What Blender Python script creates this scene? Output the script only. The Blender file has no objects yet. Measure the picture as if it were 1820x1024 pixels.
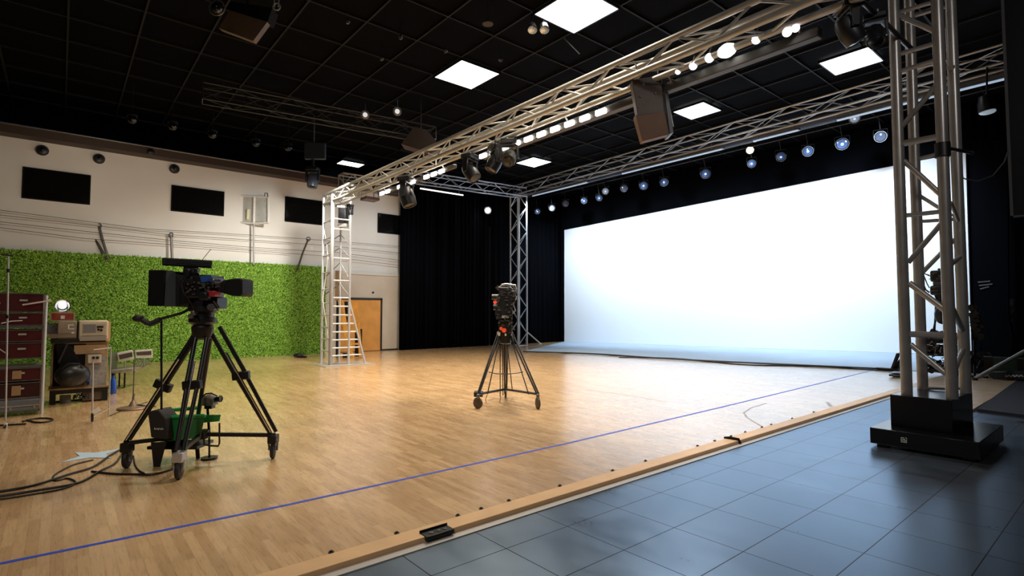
import bpy, math, random
from mathutils import Vector, Matrix
random.seed(7)
S = bpy.context.scene
COL = S.collection
PI = math.pi
# ------------------------------------------------------------------ camera
CAMH = 1.5
YAW = math.radians(50.0)
PITCH = math.atan(45 / 957.0)
FPX = 957.0
CP = Vector((0, 0, CAMH))
FW = Vector((math.cos(YAW), math.sin(YAW), 0))
RT = Vector((math.sin(YAW), -math.cos(YAW), 0))
FD = FW * math.cos(PITCH) + Vector((0, 0, math.sin(PITCH)))
UP = -FW * math.sin(PITCH) + Vector((0, 0, math.cos(PITCH)))
cam = bpy.data.cameras.new('camera')
cam.sensor_width = 36; cam.lens = FPX * 36 / 1820; cam.clip_start = .05; cam.clip_end = 200
co = bpy.data.objects.new('camera', cam); COL.objects.link(co)
co.matrix_world = Matrix.Translation(CP) @ Matrix((RT, UP, -FD)).transposed().to_4x4()
S.camera = co

def ray(x, y): return FD + RT * ((x - 910) / FPX) - UP * ((y - 512) / FPX)
def onz(x, y, z=0.0): r = ray(x, y); return CP + r * ((z - CAMH) / r.z)
def onx(x, y, X): r = ray(x, y); return CP + r * (X / r.x)
def ony(x, y, Y): r = ray(x, y); return CP + r * (Y / r.y)
def ond(x, y, d): r = ray(x, y); return CP + r * (d / r.dot(FW))

# ------------------------------------------------------------------ materials
MATS = {}
def mat(name, col, rough=.5, metal=0., emit=None, estr=0., spec=.5, var=0., vscale=8., bump=0., bscale=60.):
    if name in MATS: return MATS[name]
    m = bpy.data.materials.new(name); m.use_nodes = True
    nt = m.node_tree; b = nt.nodes['Principled BSDF']
    b.inputs['Base Color'].default_value = (*col, 1)
    b.inputs['Roughness'].default_value = rough
    b.inputs['Metallic'].default_value = metal
    b.inputs['Specular IOR Level'].default_value = spec
    if emit:
        b.inputs['Emission Color'].default_value = (*emit, 1)
        b.inputs['Emission Strength'].default_value = estr
    if var > 0 or bump > 0:
        tc = nt.nodes.new('ShaderNodeTexCoord')
        nz = nt.nodes.new('ShaderNodeTexNoise'); nz.inputs['Scale'].default_value = vscale; nz.inputs['Detail'].default_value = 5
        nt.links.new(tc.outputs['Object'], nz.inputs['Vector'])
        if var > 0:
            mr = nt.nodes.new('ShaderNodeMapRange'); mr.inputs[1].default_value = .3; mr.inputs[2].default_value = .7
            mr.inputs[3].default_value = 1 - var; mr.inputs[4].default_value = 1 + var
            nt.links.new(nz.outputs['Fac'], mr.inputs[0])
            mx = nt.nodes.new('ShaderNodeVectorMath'); mx.operation = 'SCALE'
            mx.inputs[0].default_value = col; nt.links.new(mr.outputs[0], mx.inputs['Scale'])
            nt.links.new(mx.outputs[0], b.inputs['Base Color'])
        if bump > 0:
            n2 = nt.nodes.new('ShaderNodeTexNoise'); n2.inputs['Scale'].default_value = bscale
            nt.links.new(tc.outputs['Object'], n2.inputs['Vector'])
            bp = nt.nodes.new('ShaderNodeBump'); bp.inputs['Strength'].default_value = bump; bp.inputs['Distance'].default_value = .01
            nt.links.new(n2.outputs['Fac'], bp.inputs['Height']); nt.links.new(bp.outputs[0], b.inputs['Normal'])
    MATS[name] = m
    return m

alu = mat('truss_aluminium', (.34, .33, .31), .42, .4, var=.08, vscale=6)
alu2 = mat('back_truss_aluminium', (.42, .42, .43), .35, .7, var=.1, vscale=5)
alub = mat('far_tower_aluminium', (.50, .50, .51), .4, .4, var=.05)
steel = mat('tower_steel', (.32, .305, .295), .34, .55, var=.1, vscale=5)
blk = mat('black_plastic', (.006, .006, .007), .4, var=.2, vscale=20)
blk2 = mat('black_matte', (.004, .004, .005), .8, spec=.2)
blkg = mat('black_gloss', (.004, .004, .005), .08)
dgrey = mat('dark_grey_metal', (.014, .015, .018), .4, .3, var=.15, vscale=15)
mgrey = mat('mid_grey_metal', (.16, .16, .17), .35, .6, var=.2, vscale=25)
chrome = mat('chrome', (.75, .75, .76), .18, 1.)
silver = mat('silver_paint', (.55, .54, .52), .35, .5)
rubber = mat('rubber', (.012, .011, .011), .6)
whitep = mat('white_paint', (.72, .71, .68), .4, var=.05)
cable_m = mat('cable_rubber', (.008, .007, .008), .45)

def floor_mat():
    m = bpy.data.materials.new('maple_strip_floor'); m.use_nodes = True; nt = m.node_tree; N = nt.nodes; L = nt.links
    b = N['Principled BSDF']
    tc = N.new('ShaderNodeTexCoord')
    mp = N.new('ShaderNodeMapping'); mp.inputs['Rotation'].default_value = (0, 0, PI / 2)
    L.new(tc.outputs['Object'], mp.inputs['Vector'])
    br = N.new('ShaderNodeTexBrick'); br.inputs['Scale'].default_value = 1
    br.inputs['Brick Width'].default_value = .48; br.inputs['Row Height'].default_value = .062
    br.inputs['Mortar Size'].default_value = .0011; br.inputs['Mortar Smooth'].default_value = .2
    br.offset = .43; br.offset_frequency = 3; br.squash = 1.25; br.squash_frequency = 4
    br.inputs['Color1'].default_value = (.52, .315, .145, 1); br.inputs['Color2'].default_value = (.72, .475, .25, 1)
    br.inputs['Mortar'].default_value = (.36, .21, .10, 1)
    L.new(mp.outputs[0], br.inputs['Vector'])
    m2 = N.new('ShaderNodeMapping'); m2.inputs['Scale'].default_value = (9, .8, 1); L.new(tc.outputs['Object'], m2.inputs['Vector'])
    nz = N.new('ShaderNodeTexNoise'); nz.inputs['Scale'].default_value = 6; nz.inputs['Detail'].default_value = 6; L.new(m2.outputs[0], nz.inputs['Vector'])
    nz2 = N.new('ShaderNodeTexNoise'); nz2.inputs['Scale'].default_value = 1.3; L.new(tc.outputs['Object'], nz2.inputs['Vector'])
    ad = N.new('ShaderNodeMath'); ad.operation = 'ADD'; L.new(nz.outputs['Fac'], ad.inputs[0]); L.new(nz2.outputs['Fac'], ad.inputs[1])
    mr = N.new('ShaderNodeMapRange'); mr.inputs[1].default_value = .6; mr.inputs[2].default_value = 1.4; mr.inputs[3].default_value = .82; mr.inputs[4].default_value = 1.16
    L.new(ad.outputs[0], mr.inputs[0])
    sc = N.new('ShaderNodeVectorMath'); sc.operation = 'SCALE'; L.new(br.outputs['Color'], sc.inputs[0]); L.new(mr.outputs[0], sc.inputs['Scale'])
    L.new(sc.outputs[0], b.inputs['Base Color'])
    r = N.new('ShaderNodeMapRange'); r.inputs[1].default_value = .3; r.inputs[2].default_value = .7; r.inputs[3].default_value = .24; r.inputs[4].default_value = .34
    L.new(nz.outputs['Fac'], r.inputs[0]); L.new(r.outputs[0], b.inputs['Roughness'])
    b.inputs['IOR'].default_value = 1.5; b.inputs['Coat Weight'].default_value = 1; b.inputs['Coat IOR'].default_value = 1.65; b.inputs['Coat Roughness'].default_value = .23
    bp = N.new('ShaderNodeBump'); bp.inputs['Strength'].default_value = .12; bp.inputs['Distance'].default_value = .002
    L.new(br.outputs['Fac'], bp.inputs['Height']); bp.invert = True; L.new(bp.outputs[0], b.inputs['Normal'])
    return m

def tile_mat():
    m = bpy.data.materials.new('slate_tiles'); m.use_nodes = True; nt = m.node_tree; N = nt.nodes; L = nt.links
    b = N['Principled BSDF']
    tc = N.new('ShaderNodeTexCoord'); mp = N.new('ShaderNodeMapping'); mp.inputs['Location'].default_value = (0, -.745 + .51 * 20, 0)
    L.new(tc.outputs['Object'], mp.inputs['Vector'])
    br = N.new('ShaderNodeTexBrick'); br.inputs['Scale'].default_value = 1
    br.inputs['Brick Width'].default_value = .572; br.inputs['Row Height'].default_value = .51
    br.inputs['Mortar Size'].default_value = .0035; br.inputs['Mortar Smooth'].default_value = .1; br.offset = 0; br.squash = 1
    br.inputs['Color1'].default_value = (.017, .017, .018, 1); br.inputs['Color2'].default_value = (.032, .029, .028, 1)
    br.inputs['Mortar'].default_value = (.012, .008, .007, 1)
    L.new(mp.outputs[0], br.inputs['Vector'])
    nz = N.new('ShaderNodeTexNoise'); nz.inputs['Scale'].default_value = 2.6; nz.inputs['Detail'].default_value = 7; nz.inputs['Roughness'].default_value = .62
    m2 = N.new('ShaderNodeMapping'); m2.inputs['Scale'].default_value = (1.6, .8, 1); L.new(tc.outputs['Object'], m2.inputs['Vector']); L.new(m2.outputs[0], nz.inputs['Vector'])
    mr = N.new('ShaderNodeMapRange'); mr.inputs[1].default_value = .35; mr.inputs[2].default_value = .7; mr.inputs[3].default_value = .7; mr.inputs[4].default_value = 1.5
    L.new(nz.outputs['Fac'], mr.inputs[0])
    sc = N.new('ShaderNodeVectorMath'); sc.operation = 'SCALE'; L.new(br.outputs['Color'], sc.inputs[0]); L.new(mr.outputs[0], sc.inputs['Scale'])
    L.new(sc.outputs[0], b.inputs['Base Color'])
    r = N.new('ShaderNodeMapRange'); r.inputs[1].default_value = .3; r.inputs[2].default_value = .7; r.inputs[3].default_value = .27; r.inputs[4].default_value = .345
    L.new(nz.outputs['Fac'], r.inputs[0]); L.new(r.outputs[0], b.inputs['Roughness'])
    b.inputs['IOR'].default_value = 2.9
    b.inputs['Specular Tint'].default_value = (.6, .78, 1, 1)
    sl_ = N.new('ShaderNodeMapRange'); sl_.inputs[3].default_value = .85; sl_.inputs[4].default_value = .02
    L.new(br.outputs['Fac'], sl_.inputs[0]); L.new(sl_.outputs[0], b.inputs['Specular IOR Level'])
    bp = N.new('ShaderNodeBump'); bp.inputs['Strength'].default_value = .2; bp.inputs['Distance'].default_value = .003; bp.invert = True
    L.new(br.outputs['Fac'], bp.inputs['Height']); L.new(bp.outputs[0], b.inputs['Normal'])
    return m

# ------------------------------------------------------------------ mesh builder
class MB:
    def __init__(s): s.v = []; s.f = []; s.sm = []
    def face(s, idx, sm=False): s.f.append(idx); s.sm.append(sm)
    def add(s, pts):
        n = len(s.v); s.v += [tuple(p) for p in pts]; return n
    def box(s, c, d, R=None):
        c = Vector(c); pts = []
        for z in (-1, 1):
            for x, y in ((-1, -1), (1, -1), (1, 1), (-1, 1)):
                p = Vector((x * d[0] / 2, y * d[1] / 2, z * d[2] / 2))
                if R: p = R @ p
                pts.append(c + p)
        return s.hexa(pts)
    def hexa(s, p):
        n = s.add(p)
        for q in ((3, 2, 1, 0), (4, 5, 6, 7), (0, 1, 5, 4), (1, 2, 6, 5), (2, 3, 7, 6), (3, 0, 4, 7)): s.face([n + i for i in q])
        return s
    def span(s, a, b):
        a = Vector(a); b = Vector(b); return s.box((a + b) / 2, [abs(b[i] - a[i]) for i in range(3)])
    def cyl(s, p, q, r, r2=None, n=10, caps=True):
        p = Vector(p); q = Vector(q); r2 = r if r2 is None else r2
        d = (q - p)
        if d.length < 1e-6: return s
        d.normalize(); u = d.orthogonal().normalized(); w = d.cross(u)
        k = s.add([c + (u * math.cos(2 * PI * i / n) + w * math.sin(2 * PI * i / n)) * rr for c, rr in ((p, r), (q, r2)) for i in range(n)])
        for i in range(n):
            j = (i + 1) % n; s.face([k + i, k + j, k + n + j, k + n + i], True)
        if caps: s.face([k + i for i in range(n)][::-1]); s.face([k + n + i for i in range(n)])
        return s
    def path(s, pts, r, n=8):
        pts = [Vector(p) for p in pts]; rings = []
        up = None
        for i, p in enumerate(pts):
            d = (pts[min(i + 1, len(pts) - 1)] - pts[max(i - 1, 0)]).normalized()
            if up is None: up = d.orthogonal().normalized()
            u = (up - d * up.dot(d)).normalized(); up = u; w = d.cross(u)
            rings.append(s.add([p + (u * math.cos(2 * PI * k / n) + w * math.sin(2 * PI * k / n)) * r for k in range(n)]))
        for a, b in zip(rings, rings[1:]):
            for i in range(n): j = (i + 1) % n; s.face([a + i, a + j, b + j, b + i], True)
        s.face([rings[0] + i for i in range(n)][::-1]); s.face([rings[-1] + i for i in range(n)])
        return s
    def lathe(s, o, ax, prof, n=20):
        o = Vector(o); ax = Vector(ax).normalized(); u = ax.orthogonal().normalized(); w = ax.cross(u); rings = []
        for t, r in prof:
            rings.append(s.add([o + ax * t + (u * math.cos(2 * PI * k / n) + w * math.sin(2 * PI * k / n)) * max(r, 1e-4) for k in range(n)]))
        for a, b in zip(rings, rings[1:]):
            for i in range(n): j = (i + 1) % n; s.face([a + i, a + j, b + j, b + i], True)
        s.face([rings[0] + i for i in range(n)][::-1]); s.face([rings[-1] + i for i in range(n)])
        return s
    def ball(s, c, r, n=14, sc=(1, 1, 1)):
        c = Vector(c); m = n // 2; k = len(s.v)
        for i in range(m + 1):
            a = PI * i / m
            s.add([c + Vector((r * sc[0] * math.sin(a) * math.cos(2 * PI * j / n), r * sc[1] * math.sin(a) * math.sin(2 * PI * j / n), r * sc[2] * math.cos(a))) for j in range(n)])
        for i in range(m):
            for j in range(n):
                q = (j + 1) % n; s.face([k + i * n + j, k + (i + 1) * n + j, k + (i + 1) * n + q, k + i * n + q], True)
        return s
    def prism(s, pts, ext):
        ext = Vector(ext); pts = [Vector(p) for p in pts]; n = len(pts); k = s.add(pts + [p + ext for p in pts])
        s.face([k + i for i in range(n)][::-1]); s.face([k + n + i for i in range(n)])
        for i in range(n): j = (i + 1) % n; s.face([k + i, k + j, k + n + j, k + n + i])
        return s
    def ring(s, c, ax, R, r, n=24, m=6, sc=1.):
        c = Vector(c); ax = Vector(ax).normalized(); u = ax.orthogonal().normalized(); w = ax.cross(u); k = len(s.v)
        for i in range(n):
            a = 2 * PI * i / n; d = u * math.cos(a) + w * math.sin(a)
            s.add([c + d * (R + r * math.cos(2 * PI * j / m)) + ax * r * math.sin(2 * PI * j / m) for j in range(m)])
        for i in range(n):
            for j in range(m):
                i2 = (i + 1) % n; j2 = (j + 1) % m; s.face([k + i * m + j, k + i2 * m + j, k + i2 * m + j2, k + i * m + j2], True)
        return s
    def build(s, name, m, parent=None, bevel=0, label=None, stuff=False):
        me = bpy.data.meshes.new(name); me.from_pydata(s.v, [], s.f)
        me.polygons.foreach_set('use_smooth', s.sm); me.materials.append(m); me.update(); me.set_sharp_from_angle(angle=math.radians(38))
        import bmesh
        bm = bmesh.new(); bm.from_mesh(me); bmesh.ops.recalc_face_normals(bm, faces=bm.faces); bm.to_mesh(me); bm.free(); me.set_sharp_from_angle(angle=math.radians(38))
        o = bpy.data.objects.new(name, me); COL.objects.link(o)
        if parent: o.parent = parent
        if bevel:
            b = o.modifiers.new('bevel', 'BEVEL'); b.width = bevel; b.segments = 2; b.limit_method = 'ANGLE'
        if label: o['label'] = label
        if stuff: o['kind'] = 'stuff'
        return o

def thing(name, label, cat, loc=(0, 0, 0), rz=0., group=None):
    o = bpy.data.objects.new(name, None); COL.objects.link(o); o.empty_display_size = .1
    o.location = loc; o.rotation_euler = (0, 0, rz); o['label'] = label; o['category'] = cat
    if group: o['group'] = group
    return o
def tag(o, label, cat, group=None):
    o['label'] = label; o['category'] = cat
    if group: o['group'] = group
    return o
def struct(name, mb, m, label=None, **k):
    o = mb.build(name, m, **k); o['kind'] = 'structure'
    if label: o['label'] = label
    return o
def dup(root, loc, rz, label, group=None):
    r = root.copy(); COL.objects.link(r); r.location = loc; r.rotation_euler = (0, 0, rz); r['label'] = label
    if group: r['group'] = group
    for ch in list(root.children):
        c = ch.copy(); COL.objects.link(c); c.parent = r
        for g in ch.children:
            d = g.copy(); COL.objects.link(d); d.parent = c
    return r

class Rig:
    """a thing whose local x runs to the right of the studio camera position, local y away from it"""
    RZ = YAW - PI / 2
    AX = {'C': (YAW - PI / 2, RT, FW), 'Y': (0., Vector((1, 0, 0)), Vector((0, 1, 0))), 'X': (-PI / 2, Vector((0, -1, 0)), Vector((1, 0, 0)))}
    def __init__(s, name, label, cat, base, group=None, ax='C'):
        s.b = Vector(base); s.rz, s.rx, s.fx = s.AX[ax]; s.d = (s.b - CP).dot(s.fx); s.o = thing(name, label, cat, s.b, s.rz, group); s.s = FPX / (s.b - CP).dot(FW)
    def at(s, x, y, o=0.):
        r = ray(x, y); return CP + r * ((s.d + o) / r.dot(s.fx))
    def L(s, x, y, o=0.):
        p = s.at(x, y, o) - s.b
        return Vector((p.dot(s.rx), p.dot(s.fx), p.z))
    def m(s, px): return px / s.s
    def box(s, mb, x0, y0, x1, y1, o0, o1):     # block from its nearest face at depth o0
        a = s.L(x0, y0, o0); b = s.L(x1, y1, o0); mb.span((a.x, o0, a.z), (b.x, o1, b.z)); return mb
    def part(s, mb, name, m, parent=None, **k): return mb.build(name, m, parent or s.o, **k)

# ================================================================== SETTING
ZC = 7.7
WX = 20.5
struct('floor', MB().span((-6, 3.36, -.3), (24, 21, 0)), floor_mat(), 'glossy maple strip stage floor')
fm = bpy.data.objects['floor'].data.materials[0]
# stage floor continues right of the tower as a narrow run of boards
struct('floor_right', MB().hexa([(13.4, 3.3, -.3), (10.9, 1.86, -.3), (19.9, 2.0, -.3), (20.5, 3.36, -.3), (13.4, 3.36, 0), (10.95, 1.88, 0), (19.9, 2.0, 0), (20.5, 3.36, 0)]), mat('plank_floor', (.40, .27, .16), .35, var=.25, vscale=3))
struct('floor_tiles', MB().span((-6, -6, -.3), (12.6, 3.36, -.04)), tile_mat(), 'dark slate tile floor below the stage edge')
nos = mat('maple_nosing', (.74, .47, .25), .4, var=.08, vscale=5)
struct('trim_1', MB().span((-6, 3.2, -.04), (13.5, 3.362, .003)), nos, 'pale maple nosing along the stage edge', bevel=.006)
struct('trim_2', MB().span((-6, 3.125, -.041), (13.5, 3.2, -.032)), mat('aluminium_trim', (.55, .53, .52), .4, .3), 'flat grey metal strip below the stage edge')
# painted cyclorama floor
pA = (14.0, 16.0); pB = (16.9, 4.6)
cf = MB(); 
p1, p2, p3, p4 = onz(930, 625), onz(1575, 657), onx(1605, 628, WX - .12), onx(1003, 607, WX - .12)
gap = Vector((0, 0, -.05))
cf.hexa([p1 + gap, p2 + gap, p3 + gap, p4 + gap, p1 + Vector((0, 0, .012)), p2 + Vector((0, 0, .012)), p3, p4])
p5 = onx(1727, 633, WX - .12); p6 = onz(1700, 664)
cf.hexa([p2 + gap, p6 + gap, p5 + gap, p3 + gap, p2 + Vector((0, 0, .012)), p6 + Vector((0, 0, .012)), p5, p3])
struct('floor_cyclorama', cf, mat('cyc_floor_paint', (.42, .53, .66), .5, var=.06, vscale=.7), 'pale blue painted floor rising to the white screen')
# walls
blackwall = mat('black_wall', (.0012, .0016, .003), .9, spec=.06)
def wall_white():
    m = bpy.data.materials.new('white_wall_paint'); m.use_nodes = True; nt = m.node_tree; N = nt.nodes; L = nt.links; b = N['Principled BSDF']
    tc = N.new('ShaderNodeTexCoord'); nz = N.new('ShaderNodeTexNoise'); nz.inputs['Scale'].default_value = .5
    L.new(tc.outputs['Object'], nz.inputs['Vector'])
    cr = N.new('ShaderNodeValToRGB'); cr.color_ramp.elements[0].position = .3; cr.color_ramp.elements[1].position = .7
    cr.color_ramp.elements[0].color = (.70, .67, .61, 1); cr.color_ramp.elements[1].color = (.78, .77, .73, 1)
    L.new(nz.outputs['Fac'], cr.inputs[0]); L.new(cr.outputs[0], b.inputs['Base Color']); b.inputs['Roughness'].default_value = .75
    return m
struct('wall_left', MB().span((-6, 20.13, -.05), (15.4, 20.4, 6.5)), wall_white())
struct('wall_left_upper', MB().span((-6, 21.9, 6.0), (20.5, 22.1, ZC)), blackwall)
struct('wall_back', MB().span((WX, -6, -.3), (WX + .3, 22.1, ZC)), blackwall)
struct('wall_right', MB().span((-6, -6.2, -.3), (WX, -6, ZC)), blackwall)
struct('wall_front', MB().span((-6.2, -6, -.3), (-6, 22, ZC)), mat('dark_rear_wall', (.05, .05, .055), .8))
struct('ceiling', MB().span((-6, -6, ZC + .05), (WX + .3, 22.1, ZC + .2)), mat('black_ceiling', (.0016, .0016, .0024), .9, spec=.05))
gb = MB()
GX0, GY0, GX, GY = 6.0 + .04, 2.73, 1.22, 1.28
gx = [7.27 + 1.22 * k for k in range(-10, 11)]; gy = [8.0 + 1.285 * k for k in range(-10, 11)]
for x in gx: gb.span((x - .018, -5.9, ZC), (x + .018, 21.9, ZC + .05))
for y in gy: gb.span((-5.9, y - .018, ZC + .001), (20.4, y + .018, ZC + .049))
struct('trim_3', gb, mat('ceiling_grid_grey', (.0065, .0063, .006), .7, spec=.25), 'grey metal grid under the black ceiling')
# soffit above the white wall
sof = mat('brown_soffit', (.045, .028, .018), .6)
struct('trim_4', MB().span((-6, 19.65, 6.36), (10.62, 20.13, 6.62)), sof, 'dark brown soffit along the top of the white wall')
struct('trim_5', MB().cyl((-6, 19.62, 6.6), (10.6, 19.62, 6.6), .03), mgrey, 'thin metal rail along the soffit edge')
# beige lower wall and ledge right of the grass
struct('wall_left_lower', MB().span((7.62, 20.07, 0), (10.9, 20.13, 3.05)), mat('beige_paint', (.62, .53, .42), .7, var=.05, vscale=1.5))
struct('trim_6', MB().span((7.62, 20.03, 3.02), (10.9, 20.13, 3.12)), mat('pale_ledge', (.66, .62, .55), .6))
# door
a = ony(604, 536, 20.05); b_ = ony(676, 536, 20.05)
struct('door_1', MB().span((a.x, 20.02, .02), (b_.x, 20.06, 2.03)), mat('orange_wood_door', (.72, .33, .07), .38, var=.12, vscale=2.5), bevel=.005)
D1 = bpy.data.objects['door_1']
fr = MB()
fr.span((a.x - .07, 20.0, 0), (a.x, 20.08, 2.1)).span((b_.x, 20.0, 0), (b_.x + .07, 20.08, 2.1)).span((a.x - .07, 20.0, 2.03), (b_.x + .07, 20.08, 2.11))
fr.build('door_frame', mat('dark_door_frame', (.02, .015, .012), .5), D1)
MB().ball((a.x + .12, 19.96, 1.0), .045).cyl((a.x + .12, 20.03, 1.0), (a.x + .12, 19.96, 1.0), .02).build('door_handle', chrome, D1)
struct('baseboard_left', MB().span((b_.x + .08, 20.04, 0), (10.7, 20.08, .06)), mat('dark_skirting', (.03, .025, .02), .5))

# grass wall
gw = thing('grass_wall', 'tall bright green artificial grass wall in front of the white wall', 'grass wall', (-3, 19.98, 0))
MB().span((0, 0, 0), (10.62, .1, 3.24)).build('backing_panel', mat('grass_backing', (.03, .09, .012), .9), gw)
def grass_mat():
    m = bpy.data.materials.new('grass_blades'); m.use_nodes = True; nt = m.node_tree; N = nt.nodes; L = nt.links; b = N['Principled BSDF']
    g = N.new('ShaderNodeNewGeometry'); cr = N.new('ShaderNodeValToRGB')
    e = cr.color_ramp.elements; e[0].color = (.06, .19, .015, 1); e[1].color = (.58, .84, .18, 1); e.new(.5).color = (.24, .48, .05, 1)
    L.new(g.outputs['Random Per Island'], cr.inputs[0]); L.new(cr.outputs[0], b.inputs['Base Color']); b.inputs['Roughness'].default_value = .6
    b.inputs['Specular IOR Level'].default_value = .25
    return m
vb = []; fb = []
for i in range(95000):
    x = random.uniform(0, 10.62); z = random.uniform(.0, 3.24)
    an = random.uniform(0, 2 * PI); ln = random.uniform(.03, .065); w = random.uniform(.008, .016)
    dx, dz = math.cos(an), math.sin(an) + .25
    y0 = -random.uniform(0, .03); y1 = -random.uniform(.03, .09)
    k = len(vb); px_, pz_ = -dz, dx
    vb += [(x - px_ * w, y0, z - pz_ * w), (x + px_ * w, y0, z + pz_ * w), (x + dx * ln, y1, max(.005, z + dz * ln))]
    fb.append((k, k + 1, k + 2))
me = bpy.data.meshes.new('grass_blades'); me.from_pydata(vb, [], fb); me.materials.append(grass_mat())
o = bpy.data.objects.new('grass_blades', me); COL.objects.link(o); o.parent = gw; o['kind'] = 'stuff'

# black folded curtain on the left
def curtain(name, x0, y0, x1, y1, z0, z1, m, label, folds=26, amp=.09):
    p = Vector((x0, y0, 0)); q = Vector((x1, y1, 0)); d = (q - p); n = Vector((-d.y, d.x, 0)).normalized(); v = []; f = []; N = folds * 8
    for i in range(N + 1):
        t = i / N; off = amp * math.sin(2 * PI * t * folds) * (.6 + .4 * math.sin(t * 37)) + .03 * math.sin(t * 91)
        c = d * t + n * off
        for z in (0, z1 - z0): v.append((c.x, c.y, z))
    for i in range(N): f.append((2 * i, 2 * i + 2, 2 * i + 3, 2 * i + 1))
    me = bpy.data.meshes.new(name); me.from_pydata(v, [], f); me.materials.append(m)
    me.polygons.foreach_set('use_smooth', [True] * len(f))
    o = bpy.data.objects.new(name, me); COL.objects.link(o); o.location = (x0, y0, z0)
    s_ = o.modifiers.new('thickness', 'SOLIDIFY'); s_.thickness = .01
    tag(o, label, 'curtain'); return o
cur = mat('black_velvet', (.0014, .0018, .0034), .9, spec=.06)
cl = onz(712, 623); 
curtain('stage_curtain', 10.6, 19.75, 15.36, 19.98, .0, 7.2, cur, 'black folded stage curtain right of the white wall and door', 22, .08)
curtain('stage_curtain', 20.3, 3.25, 20.3, -3.5, .0, ZC, cur, 'black stage curtain right of the white screen', 24, .05)
curtain('stage_curtain', 15.42, 19.95, 20.42, 20.3, .0, 7.5, cur, 'plain black curtain in the far corner behind the far truss tower', 12, .03)
# bunched drape falling beside the screen's right edge
dr = MB(); prof = []
for (x, y) in ((1728, 250), (1733, 560), (1752, 655), (1768, 668), (1795, 655), (1800, 600), (1792, 560), (1790, 250)): prof.append(onx(x, y, 19.2))
dr.prism(prof, (.25, 0, 0))
tag(dr.build('side_drape', cur), 'black side drape bulging at its foot next to the screen edge', 'curtain')

# cyclorama screen (hung fabric in a slim frame)
sc_ = thing('cyclorama_screen', 'huge blank white cyclorama screen on the black back wall', 'screen', (WX - .12, 12, 0))
q = [onx(1003, 607, WX - .12), onx(1727, 632, WX - .12), onx(1716, 270, WX - .12), onx(1003, 409, WX - .12)]
q = [p - Vector(sc_.location) for p in q]
MB().prism(q, (.03, 0, 0)).build('screen_fabric', mat('screen_white', (.86, .88, .9), .9, spec=.1), sc_)
hem = MB()
for i in (0, 1, 2, 3): hem.cyl(q[i] + Vector((.05, 0, 0)), q[(i + 1) % 4] + Vector((.05, 0, 0)), .03)
hem.build('screen_frame', dgrey, sc_)
# small black mark low on the screen
# ceiling duct
struct('trim_7', MB().cyl((17.3, -5.9, 7.35), (17.3, 19.5, 7.35), .22, n=20), mat('blue_black_duct', (.012, .014, .024), .5))

# ================================================================== FLOOR ITEMS
bl = mat('blue_tape', (.02, .07, .55), .6)
tp = MB()
bp_ = [(-3.5, 4.62), (-.2, 4.5), (1.4, 4.42), (4.5, 4.41), (8, 4.5), (10.8, 4.6), (16.4, 4.82)]
for (x0, y0), (x1, y1) in zip(bp_, bp_[1:]):
    tp.hexa([(x0, y0 - .018, 0), (x1, y1 - .018, 0), (x1, y1 + .018, 0), (x0, y0 + .018, 0), (x0, y0 - .018, .002), (x1, y1 - .018, .002), (x1, y1 + .018, .002), (x0, y0 + .018, .002)])
tag(tp.build('floor_tape', bl), 'thin blue tape line running across the whole wooden stage', 'tape')
# edge bolts
bolts = [(585, 978), (704, 946.6), (817, 917.5), (860, 906), (908, 891), (997, 864), (1092, 837), (1151, 820), (1243, 793), (1273, 784), (1299, 775), (1326, 768), (1353, 759), (1375, 755), (1411, 744), (1450, 733)]
bm0 = None
ordn = ['first', 'second', 'third', 'fourth', 'fifth', 'sixth', 'seventh', 'eighth', 'ninth', 'tenth', 'eleventh', 'twelfth', 'thirteenth', 'fourteenth', 'fifteenth', 'sixteenth']
for i, (x, y) in enumerate(bolts):
    p = onz(x, y, .004); lab = 'small black floor bolt by the pale stage edge, %s from the left' % ordn[i]
    if bm0 is None:
        bm0 = tag(MB().cyl((0, 0, 0), (0, 0, .006), .018, n=12).cyl((0, 0, .006), (0, 0, .014), .009, n=6).build('floor_bolt', blk), lab, 'bolt', 'bolts along the stage edge'); bm0.location = (p.x, 3.375 if i < 40 else p.y, 0)
    else:
        o = bm0.copy(); COL.objects.link(o); o.location = (p.x, 3.375, 0); o['label'] = lab
# floor socket
fs = thing('floor_socket', 'open black floor socket box set in the pale stage edge', 'socket', (2.03, 3.215, 0), math.radians(0))
MB().span((-.11, -.045, -.02), (.11, .045, .008)).build('socket_plate', blk, fs, bevel=.003)
for dx in (-.05, .01, .06): MB().cyl((dx, 0, .006), (dx, 0, .012), .016, n=12).build('outlet', chrome, fs, label='shiny metal outlet')
MB().box((0, .05, .012), (.22, .008, .02)).build('socket_lid', blk, fs)
# cable tie at the edge
ct = onz(1307, 783)
tag(MB().path([(ct.x, 3.37, .006), (ct.x, 3.3, .02), (ct.x + .01, 3.2, .018), (ct.x + .01, 3.18, -.03)], .016).build('gaffer_strap', blk2), 'small black strap folded over the pale stage edge', 'strap')

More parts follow.
